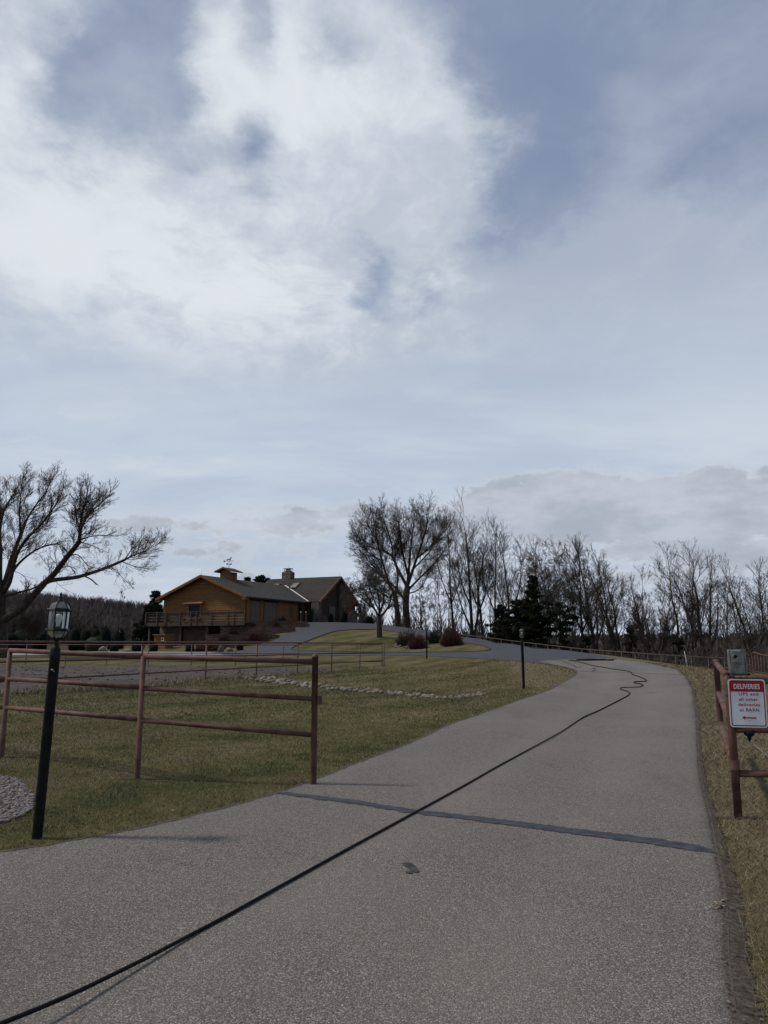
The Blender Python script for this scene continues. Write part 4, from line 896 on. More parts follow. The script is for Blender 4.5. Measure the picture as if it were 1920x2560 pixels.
# valley flashing, skylights, chimney
m = MB(); m.beam((HW-.03,12.45,EZ+.10),(0.35,16.05,RZ-.02),.16,.05); m.build('valley_flashing', M['white'], house)
for a in (-1.0, 1.9):
    b0 = RB-1.9; zz = R2Z-1.9*sl2; fm = MB(); d_ = Vector((0,1,sl2)).normalized(); nn = Vector((0,-sl2,1)).normalized(); c0 = Vector((a,b0,zz))
    Mx = Matrix((Vector((1,0,0)), d_, nn)).transposed(); fm.box(c0+nn*.06, (1.0,1.35,.14), Mx); fo = fm.build('skylight', M['darkwood'], house)
    gm = MB(); gm.box(c0+nn*.135, (.8,1.15,.02), Mx); gm.build('pane', M['sky_glass'] if 'sky_glass' in M else M['galv'], fo)
m = MB(); m.box((-.35,RB+.1,R2Z+.15),(1.35,.9,1.3)); ch = m.build('chimney', M['stone'], house)
m = MB(); m.box((-.35,RB+.1,R2Z+.92),(.95,.7,.08)); m.box((-.35,RB+.1,R2Z+1.25),(1.05,.8,.06))
for sx_ in (-.4,.4):
    for sy in (-.25,.25): m.box((-.35+sx_,RB+.1+sy,R2Z+1.08),(.05,.05,.32))
m.box((-.35,RB+.1,R2Z+1.08),(.5,.4,.28)); m.build('chimney_cap', M['galv'], ch)
for a, b_, z in ((0,-.1,RZ),(GA-.2,RB,R2Z),(-.3,RB+.1,R2Z+1.25)):
    m = MB(); m.tube([(a,b_,z),(a,b_,z+.5)], .012, 4); m.build('lightning_rod', M['galv'], house)
# long facade
a = wh+.03
def panel(name, b0, b1, z0, z1, mat, th=.06, par=house, off=0):
    m = MB(); m.box((a+off+th/2,(b0+b1)/2,(z0+z1)/2),(th,b1-b0,z1-z0)); return m.build(name, mat, par)
panel('tan_wall', .5, 1.1, 3.75, 6.25, M['siding'], .07); panel('garage_door', 1.2, 2.9, 3.8, 6.05, M['door'], .05); panel('tan_wall', 3.0, 3.6, 3.75, 6.2, M['siding'], .07)
panel('garage_door', 3.8, 6.2, 3.8, 6.05, M['door'], .05); panel('tan_wall', 6.3, 8.7, 3.75, 6.25, M['siding'], .07); panel('tan_wall', 9.6, 10.6, 3.75, 6.25, M['siding'], .09); panel('tan_wall', 8.7, 9.6, 3.75, 4.5, M['siding'], .06)
for bb in (6.9, 7.8): panel('batten', bb, bb+.08, 3.75, 6.25, M['trim'], .04, house, .07)
wo = panel('window', 8.75, 9.55, 4.5, 6.1, M['trim'], .05); panel('pane', 8.85, 9.45, 4.6, 6.0, M['window'], .02, wo, .05)
do = panel('front_door', 10.8, 11.7, 3.8, 5.95, M['darkwood'], .05); panel('pane', 10.95, 11.5, 4.2, 5.8, M['window'], .02, do, .05)
m = MB(); m.tube([(a+.5,11.0,3.9),(a+.5,11.0,6.2)], .06, 8); m.tube([(a+1.1,12.1,3.9),(a+1.1,12.1,6.3)], .07, 8); m.build('porch_post', M['deck'], house)
# deck with rails
dk = MB(); dl, dr, df = -5.2, 7.3, -2.35
dk.box(((dl+dr)/2,(df+.5)/2,3.72),(dr-dl,.5-df,.14)); dk.box(((dl+dr)/2,df-.04,3.62),(dr-dl,.06,.40)); dk.box((dl-.03,(df+.5)/2,3.62),(.06,.5-df,.38)); dko = dk.build('deck', M['deck'], house)
m = MB()
for z in (4.06, 4.35, 4.66): m.box(((dl+dr)/2,df+.02,z),(dr-dl,.04,.17)); m.box((dl+.02,(df+.5)/2,z),(.04,.5-df,.17))
m.box(((dl+dr)/2,df,4.86),(dr-dl+.1,.16,.06)); m.box((dl,(df+.5)/2,4.86),(.16,.5-df,.06)); m.build('deck_rail', M['deck'], dko)
m = MB()
for k, s in enumerate((0,.12,.20,.215,.36,.47,.53,.68,.84,.90,1.0)): m.box((dl+(dr-dl)*s,df-.09,4.2),(.13,.10,1.3))
m.build('deck_posts', M['deck'], dko)
for s in (0.02,.35,.62):
    m = MB(); m.box((dl+(dr-dl)*s,df+.3,2.2),(.2,.2,3.0)); m.build('deck_support', M['deck'], dko)
# planter boxes hung on the rail
for s in (.25,.41,.57):
    m = MB(); m.box((dl+(dr-dl)*s,df-.14,4.05),(.10,.10,.24)); m.build('hanging_feeder', M['iron'], dko)
# little shed below the deck
sx_ = at(400,1590,78)[0]; t = thing('garden_shed', 'small tan shed with white window beneath the left end of the deck', 'shed', (sx_, 78.0, h(sx_,78)), math.atan2(U.y, U.x))
m = MB(); m.box((0,.6,.62),(1.45,1.2,1.5)); m.build('wall', M['siding'], t)
m = MB(); m.box((0,.55,1.42),(1.6,1.5,.09)); m.build('roof', M['trim'], t)
m = MB(); m.box((.36,-.02,.85),(.30,.04,.56)); wf_ = m.build('window', M['white'], t); m = MB(); m.box((.36,-.045,.98),(.20,.02,.19)); m.box((.36,-.045,.72),(.20,.02,.19)); m.build('pane', M['window'], wf_)
# ---------------------------------------------------------------- stepped timber retaining walls
edge = [( -10.9, 73.6),(-10.15,75.9),(-9.1,78.9),(-8.05,81.8)]
TW = [('lowest', -17.6, -11.3, 73.0, 1.78, .6, 'lowest timber retaining wall beside the foot of the drive'),
      ('second', -17.2, -10.5, 75.4, 2.46, .9, 'second timber retaining wall up, behind the leafless shrubs'),
      ('third', -16.4, -9.35, 78.0, 3.14, 1.2, 'third timber retaining wall up, under the upper yard'),
      ('upper', -13.2, -8.3, 80.6, 3.80, 1.5, 'topmost short timber retaining wall by the top of the drive')]
for nm, x0, x1, y0, zt_, zb, lab in TW:
    t = thing('retaining_wall', lab, 'retaining wall', ((x0+x1)/2, y0, zb)); cx = (x0+x1)/2; r = random.Random(nm)
    m = MB(); z = zb; k = 0
    while z < zt_-.05:
        x = x0
        while x < x1-.1:
            L = min(r.uniform(1.6, 2.6), x1-x); m.box((x+L/2-cx, r.uniform(-.012,.012), z-zb+.085), (L-.02, .18, .158)); x += L
        z += .17; k += 1
    m.box(((x0+x1)/2-cx, -.02, z-zb+.045), (x1-x0+.06, .26, .07)); m.build('timber', M['timber'], t)
    m = MB(); m.box((0, 1.55, (z-zb)/2-.05), (x1-x0-.04, 2.9, z-zb)); m.build('planting_bed', M['soil'], t)
    m = MB(); m.box((x1-cx+.02, 1.3, (z-zb)/2+.02), (.3, 2.6, z-zb+.08)); m.build('end_block', M['timber'], t)
# small entry post lights at top of the wall
for px, lab in ((765,'short entry post with a round cap by the front door, right one'),(752,'short entry post with a cap by the front door, left one')):
    x = at(px,1548,82.5)[0]; t = thing('entry_post', lab, 'post', (x, 82.5, 3.85)); m = MB(); m.box((0,0,.5),(.12,.12,1.0)); m.build('post', M['timber'], t)
    m = MB(); m.lathe([(.001,1.2),(.07,1.14),(.09,1.06),(.05,1.0),(.001,1.0)], (0,0,0), 8); m.build('cap', M['concrete'], t)
# ---------------------------------------------------------------- vegetation
M['bark'] = noisy('grey_brown_bark', (.018,.014,.011), (.050,.041,.033), 6, 5, .9, .5, .02, 14, (1,1,.35))
M['twig'] = noisy('dark_twigs', (.036,.028,.023), (.072,.058,.048), 1.5, 3, .9, 0)
M['pale_bark'] = noisy('pale_birch_bark', (.13,.115,.10), (.24,.22,.20), 5, 5, .9, .2, .01, 12, (1,1,3))
M['pale_twig'] = noisy('grey_twigs', (.065,.055,.048), (.11,.095,.085), 2, 3, .9, 0)
M['red_twig'] = noisy('red_brown_stems', (.060,.026,.024), (.115,.055,.048), 4, 3, .85, 0)
M['tan_twig'] = noisy('tan_dry_stems', (.085,.048,.034), (.16,.095,.07), 4, 3, .9, 0)
M['brush'] = noisy('grey_brown_brush', (.055,.043,.036), (.105,.086,.074), .8, 4, .9, 0)
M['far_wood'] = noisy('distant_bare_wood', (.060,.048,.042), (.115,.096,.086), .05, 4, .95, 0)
M['ever'], nt, b = new_mat('evergreen_needles'); tn = N(nt, 'ShaderNodeAttribute', attribute_name='tone').outputs['Fac']
setin(nt, b, 'Base Color', ramp(nt, tn, [(0,(.006,.009,.006)),(.6,(.014,.020,.011)),(.9,(.030,.032,.016)),(1,(.06,.042,.022))])); b.inputs['Roughness'].default_value = .9; b.inputs['Specular IOR Level'].default_value = .1
M['gold'], nt, b = new_mat('olive_shrub_leaves'); tn = N(nt, 'ShaderNodeAttribute', attribute_name='tone').outputs['Fac']
setin(nt, b, 'Base Color', ramp(nt, tn, [(0,(.02,.022,.010)),(1,(.075,.07,.03))])); b.inputs['Roughness'].default_value = .9

def seg_mesh(name, S, sides):
    """S: list of (x0,y0,z0,x1,y1,z1,r0,r1)"""
    S = np.array(S, dtype=np.float64); n = len(S); a = S[:,0:3]; b = S[:,3:6]; d = b-a; L = np.linalg.norm(d, axis=1, keepdims=True); d = d/np.maximum(L, 1e-9)
    ref = np.where(np.abs(d[:,2:3]) > .9, np.array([[1.,0,0]]), np.array([[0,0,1.]])); r = np.cross(d, ref); r /= np.maximum(np.linalg.norm(r, axis=1, keepdims=True), 1e-9); u = np.cross(d, r)
    th = 2*math.pi*np.arange(sides)/sides; cs = r[:,None]*np.cos(th)[None,:,None]+u[:,None]*np.sin(th)[None,:,None]
    b2 = b+d*S[:,7:8]*.35
    V_ = np.concatenate([a[:,None]+cs*S[:,6][:,None,None], b2[:,None]+cs*S[:,7][:,None,None]], 1).reshape(-1, 3)
    k = np.arange(sides); f = np.stack([k, (k+1)%sides, sides+(k+1)%sides, sides+k], -1); F_ = (f[None]+(np.arange(n)*2*sides)[:,None,None]).reshape(-1, 4)
    return np_mesh(name, V_, F_, sides > 4)
def rot_about(v, k, a):
    c, s = math.cos(a), math.sin(a); d = v[0]*k[0]+v[1]*k[1]+v[2]*k[2]
    return (v[0]*c+(k[1]*v[2]-k[2]*v[1])*s+k[0]*d*(1-c), v[1]*c+(k[2]*v[0]-k[0]*v[2])*s+k[1]*d*(1-c), v[2]*c+(k[0]*v[1]-k[1]*v[0])*s+k[2]*d*(1-c))
def norm(v):
    l = math.sqrt(v[0]**2+v[1]**2+v[2]**2) or 1; return (v[0]/l, v[1]/l, v[2]/l)
class Tree:
    def __init__(s, seed, rmin=.009, up=.10, wob=.16, maxlev=4, kids=(9,7,6,4), ratio=.55, ang=(25,55), taper=.35, start=.25, bl=1.0, mid=.75, fk=.52, km=1, snap=False):
        s.snap = snap; s.km = km; s.bl = bl; s.mid = mid; s.fk = fk
        s.r = random.Random(seed); s.S = []; s.rmin = rmin; s.up = up; s.wob = wob; s.maxlev = maxlev; s.kids = kids; s.ratio = ratio; s.ang = ang; s.taper = taper; s.start = start
    def side(s, d, L, R, t, lev, amul=1.0):
        g = s.r; q = norm((g.gauss(0,1), g.gauss(0,1), g.gauss(0,1))); k = norm((d[1]*q[2]-d[2]*q[1], d[2]*q[0]-d[0]*q[2], d[0]*q[1]-d[1]*q[0]))
        return rot_about(d, k, RAD(g.uniform(*s.ang)*amul))
    def grow(s, p, d, L, R, lev):
        g = s.r; n = max(2, min(7, int(L/.5)+1)) if lev < s.maxlev else 2; st_ = L/n; pts = [p]; ds = [d]; rs = [R]
        for i in range(n):
            d = norm((d[0]+g.gauss(0, s.wob), d[1]+g.gauss(0, s.wob), d[2]+g.gauss(0, s.wob)+s.up)); q = (p[0]+d[0]*st_, p[1]+d[1]*st_, p[2]+d[2]*st_)
            r0 = max(s.rmin, R*(1-(1-s.taper)*i/n)); r1 = max(s.rmin, R*(1-(1-s.taper)*(i+1)/n)); s.S.append((*p, *q, r0, r1)); p = q; pts.append(p); ds.append(d); rs.append(r1)
        s.branch(pts, ds, rs, L, lev)
    def branch(s, pts, ds, rs, L, lev, start=None, kids=None):
        if lev >= s.maxlev: return
        g = s.r; nk = kids if kids is not None else s.kids[min(lev, len(s.kids)-1)]; n = len(pts)-1; st0 = s.start if start is None else start
        for k in range(nk):
            t = st0+(1-st0)*(k+g.uniform(.1,.9))/nk; f = t*n; i = min(int(f), n-1); f -= i; a, b = pts[i], pts[i+1]; q = tuple(a[j]+(b[j]-a[j])*f for j in range(3))
            cl = L*s.ratio*(1.15-.62*t)*g.uniform(.75,1.25); cr = max(s.rmin, rs[i]*.58*g.uniform(.8,1.1))
            if lev+1 >= s.maxlev-1: cr = min(cr, s.rmin*2.2)
            s.grow(q, s.side(ds[i], L, rs[i], t, lev), cl, cr, lev+1)
        s.grow(pts[-1], ds[-1], L*s.ratio*.7, max(s.rmin, rs[-1]*.9), lev+1)
    def gfork(s, p, d, L, R, gen):
        g = s.r; n = 3 if gen > 2 else 2; st_ = L/n; p0 = p; dm = d; pm = p
        for i in range(n):
            d = norm((d[0]+g.gauss(0, s.wob), d[1]+g.gauss(0, s.wob), d[2]+g.gauss(0, s.wob)+s.up)); q = (p[0]+d[0]*st_, p[1]+d[1]*st_, p[2]+d[2]*st_)
            s.S.append((*p, *q, max(s.rmin, R*(1-.25*i/n)), max(s.rmin, R*(1-.25*(i+1)/n)))); p = q
            if i == n//2: pm, dm = p, d
        if gen <= 1: return
        k = 2 if g.random() < .8 else 3
        for _ in range(k): s.gfork(p, s.side(d, 1, 1, 1, 0, .78), L*g.uniform(.62,.92), R*.68, gen-1)
        if g.random() < s.mid: s.gfork(pm, s.side(dm, 1, 1, 1, 0, 1.1), L*g.uniform(.5,.8), R*.55, gen-1)
    def limb(s, pts, r0, r1, kids, blen, start=.3, lev=1):
        blen *= s.bl; kids = int(kids*s.km)
        if s.snap and s.S:                      # start on the nearest thick wood already grown
            A = np.array([q for q in s.S if q[6] > max(.04, r0*.7)]); p0 = np.array(pts[0], float)
            if len(A):
                B = np.concatenate([A[:,0:3], A[:,3:6], (A[:,0:3]+A[:,3:6])/2]); pr = lambda q: np.stack([q[...,0]/q[...,1], (q[...,2]-EYE)/q[...,1]], -1)
                k_ = np.argmin(np.linalg.norm(pr(B)-pr(p0), axis=1)); sh = B[k_]-p0
                if np.linalg.norm(sh) < 6: pts = [tuple(np.array(q)+sh) for q in pts]
        pts = catmull(pts, 4); n = len(pts)-1; rs = [r0+(r1-r0)*(i/n)**.8 for i in range(n+1)]; g = s.r
        pts = [tuple(p) for p in pts]
        for i in range(n): s.S.append((*pts[i], *pts[i+1], rs[i], rs[i+1]))
        ds = [norm(tuple(pts[min(i+1,n)][j]-pts[max(i-1,0)][j] for j in range(3))) for i in range(n+1)]
        for k in range(kids):
            t = start+(1-start)*(k+g.uniform(0,1))/kids; f = t*n; i = min(int(f), n-1); f -= i; q = tuple(pts[i][j]+(pts[i+1][j]-pts[i][j])*f for j in range(3))
            s.gfork(q, s.side(ds[i], 1, 1, t, lev, 1.15), blen*s.fk*(1.1-.35*t)*g.uniform(.6,1.3), max(s.rmin, min(rs[i]*.45, .032)), s.maxlev-lev+1)
        s.gfork(pts[-1], ds[-1], blen*s.fk, min(r1,.04), s.maxlev-lev+1)
    def build(s, name, label, base, thr=.035, bark='bark', twig='twig', group=None, cat='tree'):
        t = thing(name, label, cat, base, 0, group); A = np.array(s.S); A[:,0:3] -= base; A[:,3:6] -= base; big = A[:,6] > thr
        if big.any(): link('trunk', seg_mesh('trunk', A[big], 7), M[bark], t)
        if (~big).any(): link('crown', seg_mesh('crown', A[~big], 3), M[twig], t)
        return t
def zs_(poly, x0, y0, sc_, Y, dY=0):
    out = []; n = len(poly)
    for i, (a, b) in enumerate(poly): out.append(at(x0+a/sc_, y0+b/sc_, Y+dY*i/max(n-1,1)))
    return out
nseg = 0
# big spreading tree at the left edge (limbs traced)
T = Tree(101, snap=True, km=1.4, mid=1, rmin=.005, up=.07, wob=.05, maxlev=6, kids=(0,6,6,5,4), ratio=.64, ang=(18,44), start=.15, bl=.52); Yt = 60.0
zz = lambda P_, dY=0, Y=Yt: zs_(P_, 0, 1150, 3.687, Y, dY)
base = at(2, 1612, Yt); base = (base[0], Yt, h(base[0], Yt))
T.limb([base]+zz([(0,1560),(-5,1480),(0,1350),(15,1250)]), .62, .40, 0, 1, lev=5)
T.limb(zz([(5,1500),(110,1430),(210,1370),(300,1270),(410,1145)], -1), .34, .26, 3, 2.6, .3, lev=2)
T.limb(zz([(410,1145),(510,1050),(600,930),(690,820),(740,755)], -3, Yt-1), .24, .17, 9, 2.6, .15, lev=2)
T.limb(zz([(740,755),(745,650),(765,500),(800,380)], -2, Yt-4), .13, .05, 16, 2.5, .1, lev=2)
T.limb(zz([(740,755),(770,600),(850,480),(960,380)], 3, Yt-4), .12, .05, 15, 2.5, .15, lev=2)
T.limb(zz([(742,660),(700,520),(690,420)], 2, Yt-4), .07, .03, 9, 2.0, .1, lev=3)
T.limb(zz([(415,1150),(500,1120),(700,1095),(830,1060),(1000,1000),(1150,935)], 4, Yt-1), .19, .11, 6, 2.0, .4, lev=3)
T.limb(zz([(1150,935),(1240,890),(1330,855),(1420,810)], -1, Yt+3), .085, .03, 13, 2.3, .05, lev=2)
T.limb(zz([(1150,935),(1210,850),(1270,770)], 2, Yt+3), .06, .03, 9, 2.1, .2, lev=3)
T.limb(zz([(1130,945),(1250,990),(1360,1010)], 2, Yt+3), .05, .02, 9, 1.9, .1, lev=3)
T.limb(zz([(1030,995),(1120,1080),(1200,1160)], -2, Yt+2), .045, .02, 8, 1.6, .2, lev=3)
T.limb(zz([(770,1100),(840,1130),(900,1180)], -1, Yt+1), .06, .05, 1, .5, .6, lev=5)
T.limb(zz([(555,1030),(650,1003),(690,1040),(710,1080)], 1, Yt-1), .05, .02, 4, 1, .4, lev=4)
T.limb(zz([(650,895),(745,885),(830,980),(930,1010)], 2, Yt-2), .06, .02, 8, 1.6, .3, lev=3)
T.limb(zz([(745,745),(850,710),(980,700),(1080,700)], 2, Yt-3), .06, .02, 9, 1.8, .2, lev=3)
T.limb(zz([(760,765),(880,800),(990,850)], -2, Yt-3), .05, .02, 8, 1.7, .2, lev=3)
T.limb(zz([(15,1250),(60,1080),(110,900),(190,690),(240,560)], 3), .24, .12, 10, 2.6, .35, lev=2)
T.limb(zz([(240,560),(320,430),(420,300),(460,220)], 1, Yt+3), .09, .03, 14, 2.3, .1, lev=2)
T.limb(zz([(190,690),(180,520),(190,360),(200,250)], -1, Yt+3), .09, .03, 14, 2.4, .1, lev=2)
T.limb(zz([(20,1230),(90,1120),(150,880),(250,720),(370,600),(480,460)], -4), .20, .06, 18, 2.7, .3, lev=2)
T.limb(zz([(480,460),(550,350),(580,250)], 1, Yt-4), .05, .03, 10, 2.0, .1, lev=3)
T.limb(zz([(30,1200),(140,1000),(260,880),(400,800),(540,775),(620,840)], 3), .14, .03, 13, 2.0, .35, lev=3)
T.limb(zz([(5,1300),(0,1050),(5,850),(0,620),(40,450),(110,330)], 2), .22, .05, 18, 2.5, .3, lev=2)
T.limb(zz([(-20,1300),(-60,1000),(-90,700),(-60,400)], -3), .22, .05, 18, 2.5, .3, lev=2)
T.limb(zz([(-40,1150),(-200,900),(-330,600)], 3), .2, .05, 14, 2.5, .3, lev=2)
T.limb(zz([(30,1270),(200,1220),(300,1195),(380,1160)], -2), .10, .05, 4, 1.6, .4, lev=3)
T.limb(zz([(300,860),(370,880),(420,950)], -1, Yt+2), .03, .02, 5, 1.5, .3, lev=3)
T.limb(zz([(150,1035),(230,1070),(290,1140)], -1, Yt+2), .03, .02, 4, 1.2, .3, lev=4)
T.build('bare_tree', 'huge spreading bare tree at the left edge behind the paddock fences', base, .05); nseg += len(T.S)
# twin maples right of the house
T = Tree(102, snap=True, km=1.6, mid=1, rmin=.0065, up=.055, wob=.05, maxlev=6, kids=(0,6,6,5,3), ratio=.64, ang=(18,46), start=.15, bl=.66); Yt = 92.0
zz = lambda P_, dY=0, Y=Yt: zs_(P_, 850, 1230, 2.91, Y, dY)
b0 = zz([(485,990)])[0]; base = (b0[0], Yt, h(b0[0], Yt)-.1)
T.limb([base]+zz([(483,900),(480,800),(490,690)]), .42, .36, 0, 1, lev=5)
for P_, dy, r0, r1, k, bl in ([(490,690),(500,580),(510,450),(525,320),(540,200)],1,.22,.05,22,3.0),([(492,680),(540,540),(580,420),(620,300),(640,200)],-3,.22,.05,22,3.0),\
    ([(560,480),(650,410),(720,330),(780,270)],3,.12,.04,16,2.6),([(490,690),(420,560),(380,470),(320,420),(250,320),(190,220)],3,.22,.05,22,2.9),([(385,480),(375,380),(340,260),(310,180)],-2,.11,.04,16,2.7),\
    ([(330,430),(240,410),(160,370)],2,.10,.04,13,2.4),([(485,720),(560,640),(640,560),(720,470),(770,400)],4,.16,.04,18,2.5),([(484,800),(400,690),(300,590),(210,500)],-4,.15,.04,16,2.3),\
    ([(500,610),(460,450),(440,320),(430,220)],-4,.17,.05,18,2.8),([(540,560),(600,500),(680,400),(700,260)],5,.12,.04,16,2.6),([(486,740),(560,720),(620,650),(650,560)],-3,.10,.03,10,2.0):
    T.limb(zz(P_, dy), r0, r1, k, bl, .22, lev=2)
T.build('maple_tree', 'tallest bare tree, round twiggy crown, right of the stone gable', base, .05); nseg += len(T.S)
T = Tree(103, snap=True, km=1.5, mid=1, rmin=.0065, up=.055, wob=.055, maxlev=6, kids=(0,6,5,5,3), ratio=.64, ang=(18,44), start=.15, bl=.70); Yt = 90.0
b0 = zz([(415,978)], 0, Yt)[0]; base = (b0[0], Yt, h(b0[0], Yt)-.1)
T.limb([base]+zz([(417,900),(412,820),(395,740)], 0, Yt), .36, .26, 0, 1, lev=5)
for P_, dy, r0, r1, k, bl in ([(395,740),(350,640),(300,480),(270,350),(250,240)],-3,.18,.05,18,2.6),([(395,740),(330,640),(240,560),(150,480)],2,.14,.04,14,2.3),([(400,760),(420,620),(400,480),(410,350)],3,.16,.05,15,2.5),([(300,500),(200,440),(130,330)],1,.09,.04,12,2.3),([(410,800),(340,760),(260,700),(200,640)],-2,.10,.03,10,1.9):
    T.limb(zz(P_, dy, Yt), r0, r1, k, bl, .22, lev=2)
T.build('maple_tree', 'bare tree with thinner trunk just left of the tallest one, crowns merging', base, .05); nseg += len(T.S)
# low crab apple on the island
T = Tree(104, snap=True, km=1.2, rmin=.008, up=.03, wob=.16, maxlev=6, kids=(0,6,5,4,4), ratio=.64, ang=(25,60), start=.15, bl=.8); Yt = 68.0
b0 = zz([(288,1055)], 0, Yt)[0]; base = (b0[0], Yt, h(b0[0], Yt)-.1)
T.limb([base]+zz([(286,980),(285,910)], 0, Yt), .26, .20, 0, 1, lev=5)
for P_, dy, r0, r1, k, bl in ([(285,915),(250,850),(190,800),(120,745)],-1.5,.11,.03,14,1.3),([(285,905),(285,800),(265,700),(245,640)],1,.12,.03,15,1.3),([(290,915),(340,860),(370,800),(390,700)],-1,.13,.03,16,1.3),([(290,900),(320,790),(330,690),(350,610)],2,.10,.03,14,1.3),\
    ([(260,870),(200,760),(160,680)],2,.08,.03,12,1.2),([(345,860),(400,820),(430,760)],1.5,.07,.03,9,1.1),([(285,860),(220,720),(200,620)],-2,.08,.03,12,1.2):
    T.limb(zz(P_, dy, Yt), r0, r1, k, bl, .25, lev=2)
T.build('crab_apple_tree', 'small low spreading bare tree with short trunk on the driveway island', base, .04); nseg += len(T.S)

# tree line behind the outer fence: (trunk polyline px in photo, top, Y, params)
def wild(px, top, Y, label, seed, lean=0, r=.17, kids=15, blen=2.4, fork=1, base_py=1640, up=.055, wob=.055, bark='bark', twig='twig', rmin=.0062, start=.38, name='bare_tree', group=None, ang=(16,42), maxlev=6):
    X_ = at(px, 1600, Y)[0]; base = (X_, Y, h(X_, Y)-.3); T = Tree(seed, rmin=rmin, up=up, wob=wob, maxlev=maxlev, kids=(0,6,6,5), ratio=.64, ang=ang, start=.15, bl=.85, km=.8, mid=.75); g = random.Random(seed)
    topz = at(px, top, Y)[2]
    for f in range(fork):
        off = (f-(fork-1)/2)*(.9 if fork > 1 else 0); H_ = topz-base[2]; hh_ = H_*(.86 if f == 0 else g.uniform(.62,.82)); dxl = (lean*(Y/F))+off*H_*.16; dyl = g.uniform(-1.5,1.5)
        s0 = g.uniform(0,.2)*H_ if f else 0; n = 5; pts = []
        for i in range(n+1):
            u = i/n; pts.append((base[0]+dxl*u**1.25+g.gauss(0,.08)*H_*.06*(0 < i < n), Y+dyl*u+g.gauss(0,.1), base[2]+u*hh_))
        T.limb(pts, r*(1 if f == 0 else .75), r*.22, int(kids*1.3), blen*H_/13, start, lev=2)
        for q in range(2):                                       # large ascending limbs
            u = g.uniform(.28,.6); i = int(u*n); p0 = np.array(pts[i]); sgn = g.choice((-1,1)); L = H_*(1-u)*g.uniform(.6,.85); p1 = p0+np.array((sgn*L*.14, g.uniform(-.1,.1)*L, L*.35)); p2 = p0+np.array((sgn*L*.27, g.uniform(-.2,.2)*L, L*.85))
            T.limb([p0, p1, p2], r*.5, r*.16, max(5, kids//2), blen*H_/15, .25, lev=2)
    global nseg; nseg += len(T.S)
    return T.build(name, label, base, .04, bark, twig, group)
W = [ # px, top, Y, lean, r, kids, blen, fork, label
 (1133,1292,98,-12,.20,18,2.0,1,'slender straight bare tree close right of the tallest round tree'),
 (1183,1288,92,8,.27,20,2.7,2,'second tallest bare tree with a thick dark forked trunk behind the bushes'),
 (1209,1330,95,-20,.19,12,2.3,1,'bare tree leaning left, close right of the thick forked trunk'),
 (1240,1322,90,0,.19,16,2.3,1,'bare straight tree left of the big dark evergreen'),
 (1282,1342,92,2,.20,16,2.4,2,'bare tree rising directly behind the big dark evergreen, left half'),
 (1330,1372,88,14,.16,12,2.3,1,'thin bare tree behind the big dark evergreen, near its pointed top'),
 (1453,1374,76,-6,.19,15,2.2,1,'bare upright tree just right of the small layered evergreen'),
 (1492,1366,74,-10,.23,17,2.4,2,'dense bare tree with two dark stems right of the small evergreen'),
 (1536,1392,72,-34,.17,12,2.3,1,'bare tree with long thin trunk leaning left'),
 (1560,1402,70,-50,.22,12,2.4,2,'bare forked tree leaning strongly left beside the road crest'),
 (1606,1432,78,4,.12,12,2.0,1,'thin sparse bare tree in the gap of pale sky'),
 (1632,1455,66,-4,.20,12,2.2,3,'multi stemmed low bare tree fanning out from one base above the crest'),
 (1698,1392,72,-16,.20,17,2.5,1,'tall bare tree right of the multi stemmed one'),
 (1722,1412,76,10,.19,14,2.3,1,'bare tree between the two tall ones left of the control box'),
 (1762,1400,64,6,.26,14,2.9,2,'broad bare tree with crooked wide limbs left of the control box'),
 (1805,1442,80,8,.17,14,2.3,1,'bare tree standing directly above the control box'),
 (1850,1470,82,0,.16,13,2.2,1,'lower bare tree between control box and right edge'),
 (1905,1425,68,-26,.24,16,2.7,2,'large bare tree leaning in from the right edge'),
 (1958,1440,72,-20,.2,14,2.5,1,'bare tree partly cut by the right edge of the view')]
for i, (px, top, Y, lean, r, k, bl, fk, lab) in enumerate(W): wild(px, top, Y, lab, 200+i, lean, r, k, bl, fk)
for i, (px, top, Y, ln, lab) in enumerate(((1388,1352,86,-4,'pale grey birch with drooping fine twigs, left of the pair'),(1412,1362,84,6,'pale grey birch with drooping fine twigs, right of the pair'))):
    wild(px, top, Y, lab, 240+i, ln, .15, 20, 2.3, 2, bark='pale_bark', twig='pale_twig', up=.02, wob=.2, rmin=.012, name='birch_tree', start=.3)
# thin saplings of the thicket
rr = random.Random(9)
sap = [(1042,1470,100),(1057,1440,96),(1070,1455,99),(1081,1430,95),(1094,1450,97),(1106,1425,94),(1120,1440,99),(1152,1400,101),(1168,1430,97),(1225,1420,97),(1262,1430,93),(1300,1440,90),(1352,1420,85),(1372,1430,83),
       (1432,1440,80),(1440,1470,76),(1470,1450,79),(1512,1460,76),(1522,1480,71),(1580,1490,74),(1618,1500,72),(1650,1480,72),(1668,1470,75),(1742,1470,70),(1785,1470,73),(1830,1480,76),(1878,1480,72),(1930,1490,75),(1010,1500,101),(1026,1490,98)]
for i, (px, top, Y) in enumerate(sap):
    wild(px, top, Y, 'thin bare sapling in the thicket behind the outer driveway fence', 300+i, rr.uniform(-14,14), rr.uniform(.06,.10), 9, 1.9, 1, start=.25, rmin=.012, name='sapling', group='thin saplings behind the driveway fence', maxlev=5)
